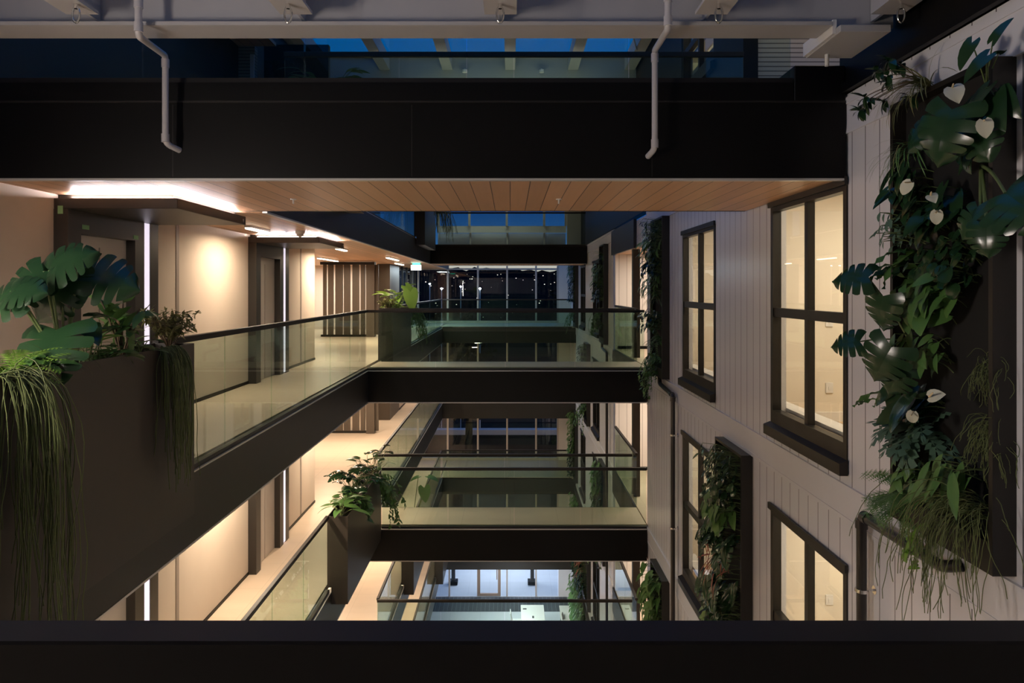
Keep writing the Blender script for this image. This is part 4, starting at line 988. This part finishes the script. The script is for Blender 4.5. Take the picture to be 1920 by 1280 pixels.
grassy('sedge', (2.46, 3.993, 1.175), 'fine grassy tuft below the umbrella-leaved plant', 60, .42, .009, 'leaf_olive', 62, droop=1.9, group=g, spread=.7)
explicit('monstera', (2.48, 3.809, 0.942), 'monstera with one wide split leaf high on the nearest green wall',
  [((2.22, 3.430, 0.902), (-.3,.15,-.75), .30, (-.8,-.5,.45)), ((2.3, 3.734, 0.909), (-.5,.4,-.5), .20, (-.8,-.3,.4)), ((2.33, 3.414, 0.818), (-.2,-.4,-.75), .22, (-.9,-.3,.3))], 'leaf_dark', group=g)
grassy('spider_plant', (2.45, 4.097, 0.821), 'striped spider plant spilling left from the nearest green wall', 60, .36, .009, 'leaf_mid', 63, droop=2.3, group=g, spread=.8, m2='leaf_olive')
t = patch('anthurium', (2.49, 4.094, 0.565), 'anthurium with a cluster of white flowers on the left side of the nearest green wall', .16, .16, 20, .15, .62, 'heart', 'leaf_dark', 64, .2, group=g)
for (p, d, L) in (((2.2, 3.747, 0.584), (-.4,.4,-.5), .09), ((2.18, 3.539, 0.485), (-.2,-.6,-.25), .07), ((2.2, 3.518, 0.400), (-.1,0,-.9), .075)):
    spathe(t, V(*p), d, (-.6,-.8,.4), L)
explicit('monstera', (2.48, 3.593, 0.650), 'monstera with thick pale stalks and a big leaf at the right edge of the picture',
  [((2.24, 3.088, 0.433), (-.1,-.7,-.35), .30, (-.75,-.2,.7)), ((2.28, 3.266, 0.310), (-.2,-.2,-.85), .17, (-.8,-.6,.3)), ((2.3, 3.340, 0.369), (-.4,.3,-.6), .16, (-.8,-.6,.3))], 'leaf_dark', group=g, r=.009)
patch('philodendron', (2.49, 3.824, 0.438), 'dark heart-leaved philodendron at upper mid height of the nearest green wall', .22, .14, 26, .14, .8, 'heart', 'leaf_dark', 65, .18, group=g)
patch('philodendron', (2.49, 3.607, 0.822), 'dark leafy philodendron beside the frame top', .10, .16, 18, .14, .8, 'heart', 'leaf_dark', 66, .12, group=g)
patch('pellionia', (2.49, 4.202, 0.366), 'small crinkled plant on the left edge below the white flowers', .14, .12, 40, .07, .45, 'lance', 'leaf_blue', 67, .2, group=g)
patch('peperomia', (2.49, 3.779, 0.152), 'round-leaved peperomia in the middle of the nearest green wall', .24, .15, 46, .085, .95, 'oval', 'leaf_dark', 68, .16, group=g)
def birdnest(loc, label, seed, n=12, L=.36, Wd=.05):
    rr = random.Random(seed); lv = MB(); o = V(*loc)
    for i in range(n):
        d = Vector((-.9+rr.gauss(0,.2), rr.gauss(.1,.35), rr.gauss(.15,.3))).normalized()
        leaf(lv, o+Vector((0,rr.uniform(-.08,.08),rr.uniform(-.1,.1))), d, (-.2,0,1), L*rr.uniform(.5,1.05), Wd, 'strap', rr.uniform(.4,1.6), .35, .35)
    t = thing('bird_nest_fern', loc, label, 'fern', g); lv.build('fronds', M['leaf_mid'], t)
birdnest((2.47, 4.168, 0.135), 'wavy-fronded fern reaching left at mid height of the nearest green wall', 69)
patch('philodendron', (2.49, 3.918, -0.087), 'heart-leaved vine across the lower middle of the nearest green wall', .26, .14, 34, .12, .85, 'heart', 'leaf_mid', 70, .2, group=g)
explicit('monstera', (2.48, 4.241, -0.326), 'monstera stretching split leaves left across the near window',
  [((2.13, 4.060, 0.068), (-.8,.5,.1), .22, (-.3,-.8,.6)), ((2.12, 4.140, -0.319), (-.75,.4,-.05), .18, (-.3,-.8,.6)), ((2.18, 3.995, -0.042), (-.1,.25,-.95), .24, (-.9,-.4,.1)), ((2.18, 3.900, -0.331), (-.35,.25,-.8), .26, (-.5,-.8,.4)), ((2.25, 3.926, -0.456), (-.3,.2,-.7), .2, (-.6,-.8,.3))], 'leaf_dark', group=g, r=.005)
patch('calathea', (2.49, 3.967, -0.367), 'long-leaved plant right of the stretching monstera', .20, .14, 26, .13, .45, 'lance', 'leaf_mid', 71, .18, group=g)
t = patch('anthurium', (2.49, 4.007, -0.668), 'anthurium with two white flowers low on the nearest green wall', .14, .10, 12, .20, .72, 'heart', 'leaf_dark', 72, .22, group=g)
for (p, d, L) in (((2.18, 3.552, -0.562), (.1,-.6,.25), .085), ((2.18, 3.693, -0.665), (-.1,.1,-.9), .075)):
    spathe(t, V(*p), d, (-.6,-.8,.4), L)
birdnest((2.46, 4.293, -0.615), 'small wavy fern pointing left under the stretching monstera', 73, 6, .34, .045)
ferny('blue_fern', (2.47, 4.061, -0.852), 'blue-green lobed fern low on the left of the nearest green wall', 26, .32, .15, 'leaf_blue', 74, np_=6, fat=.75, group=g)
trailer('rhipsalis', (2.46, 3.493, -0.405), 'fine bushy rhipsalis at the right of the nearest green wall, the upper one', 70, .22, .0018, 75, (.03,.07,.06), (-.6,0,.2), wig=.7, group=g, fan=.7)
trailer('rhipsalis', (2.46, 3.493, -0.733), 'fine bushy rhipsalis at the right of the nearest green wall, the lower one', 90, .26, .0018, 76, (.03,.08,.09), (-.6,0,.2), wig=.7, group=g, fan=.7)
patch('hoya', (2.49, 3.991, -1.134), 'mixed small-leaved hoya near the bottom of the nearest green wall', .22, .11, 44, .085, .6, 'heart', 'leaf_mid', 77, .18, group=g)
patch('peace_lily', (2.49, 3.649, -0.965), 'drooping long-leaved plant at the lower right of the nearest green wall', .12, .06, 14, .22, .3, 'lance', 'leaf_mid', 78, .2, hang=1.0, group=g)
ferny('lace_fern', (2.47, 4.168, -1.281), 'lacy fern hanging off the lower left corner of the nearest green wall', 16, .34, .17, 'leaf_mid', 79, np_=11, lacy=True, group=g, droop=1.3)
trailer('rhipsalis', (2.44, 3.609, -1.138), 'large mop of long strands hanging below the nearest green wall', 130, .80, .0022, 80, (.04,.15,.04), (-.55,.05,.45), group=g, fan=.4, wig=.35)
trailer('vine', (2.4, 3.896, -1.350), 'thin vine with few round leaves crossing the black drain pipe', 2, .32, .002, 81, (.01,.02,.01), (-.6,.5,.1), leaves=(.05,1,.9), lm='leaf_bright', group=g)

# farther green walls: a column of different plants in each
KINDS = [('philodendron','heart','leaf_mid',.15,.75,26), ('fern','fern','leaf_mid',.32,.12,22), ('peperomia','oval','leaf_dark',.10,.9,40), ('spider_plant','grass','leaf_olive',.45,.012,50), ('calathea','lance','leaf_mid',.17,.42,28), ('hoya','heart','leaf_dark',.12,.7,34), ('schefflera','lance','leaf_dark',.13,.36,46), ('monstera','monstera','leaf_dark',.24,.9,9), ('bromeliad','strap','leaf_red',.24,.10,11), ('ivy','trail','leaf_mid',.9,.004,16)]
def green_wall(n, y0, fl, seq, seed, ln=.92, grp='plants'):
    yc, z0, z1 = green_frame(n, y0, f'black frame of the {fl}', ln=ln)
    H = (z1-z0-.22)/len(seq); rr = random.Random(seed)
    for i, (k, words) in enumerate(seq):
        nm, kind, m, L, wd, cnt = KINDS[k]; cnt = int(cnt*min(3, ln/.92)); L *= (1.25 if ln > 2 and kind not in ('trail', 'fern') else 1); z = z1-.06-H*(i+.5); lab = f'{words}, {fl}'; gg = f'plants of the {fl}'
        loc = (XP-.005, yc, z); sd = seed*31+i
        if kind == 'fern': ferny(nm, loc, lab, cnt, L, wd, m, sd, group=gg, np_=10)
        elif kind == 'grass': grassy(nm, (XP-.02, yc, z+.08), lab, cnt, L, wd, m, sd, group=gg, droop=2.0, m2='leaf_mid')
        elif kind == 'trail': trailer(nm, (XP-.05, yc, z), lab, cnt, L, wd, sd, (.03, ln*.32, .08), (-.55,0,.2), leaves=(.07,1,.8), group=gg, lm=m)
        else: patch(nm, loc, lab, ln*.44, H*.62, int(cnt*max(1, H/.32)*2.0), L, wd, kind, m, sd, .30, group=gg, cat='plant')
green_wall(0, 10.83, 'slim green wall left of the small window', [(6,'fine-leaved schefflera at the top'), (0,'heart-leaved philodendron, second from top'), (5,'dark hoya at upper mid height'), (4,'long-leaved calathea just above the middle'), (3,'arching spider plant reaching left'), (2,'round-leaved peperomia below the spider plant'), (1,'feathery fern near the bottom'), (9,'trailing ivy hanging from the bottom')], 3)
green_wall(-1, 7.12, 'green wall between the lower windows', [(6,'dark fine-leaved shrub at the top'), (2,'dense dark peperomia, second from top'), (0,'philodendron under the peperomia'), (7,'upper split-leaf monstera'), (8,'reddish bromeliad at mid height'), (7,'lower split-leaf monstera'), (5,'dark hoya below the monsteras'), (4,'calathea second from the bottom'), (0,'glossy philodendron at the very bottom')], 4)
green_wall(-2, 10.83, 'small green wall at the bottom of the right wall', [(0,'leafy philodendron at the top'), (4,'calathea in the middle'), (2,'peperomia at the bottom')], 5)
green_wall(0, 17.6, 'green wall beyond the right corridor mouth', [(1,'fern at the top'), (0,'philodendron at upper mid height'), (2,'peperomia in the middle'), (9,'ivy below the middle'), (3,'spider plant at the bottom')], 6)
green_wall(0, 25.3, 'green wall by the far window wall', [(0,'philodendron at the top'), (5,'hoya in the middle'), (9,'ivy at the bottom')], 7)
green_wall(-1, 21.5, 'far green wall of the storey below', [(6,'shrub at the top'), (1,'fern in the middle'), (9,'ivy at the bottom')], 8)
green_wall(-2, 17.8, 'green wall behind the lower bridge glass', [(0,'philodendron at the top'), (5,'hoya in the middle'), (9,'ivy at the bottom')], 9)
green_wall(-2, 25.4, 'green wall by the lower far windows', [(4,'calathea at the top'), (0,'philodendron in the middle'), (2,'peperomia at the bottom')], 10)
green_wall(-3, 21.4, 'lobby green wall, upper part', [(0,'philodendron at the top'), (8,'reddish bromeliad in the middle'), (5,'hoya at the bottom')], 12, ln=4.6)
green_wall(-4, 21.4, 'lobby green wall, lower part', [(4,'calathea at the top'), (0,'philodendron in the middle'), (9,'ivy at the bottom')], 13, ln=4.6)
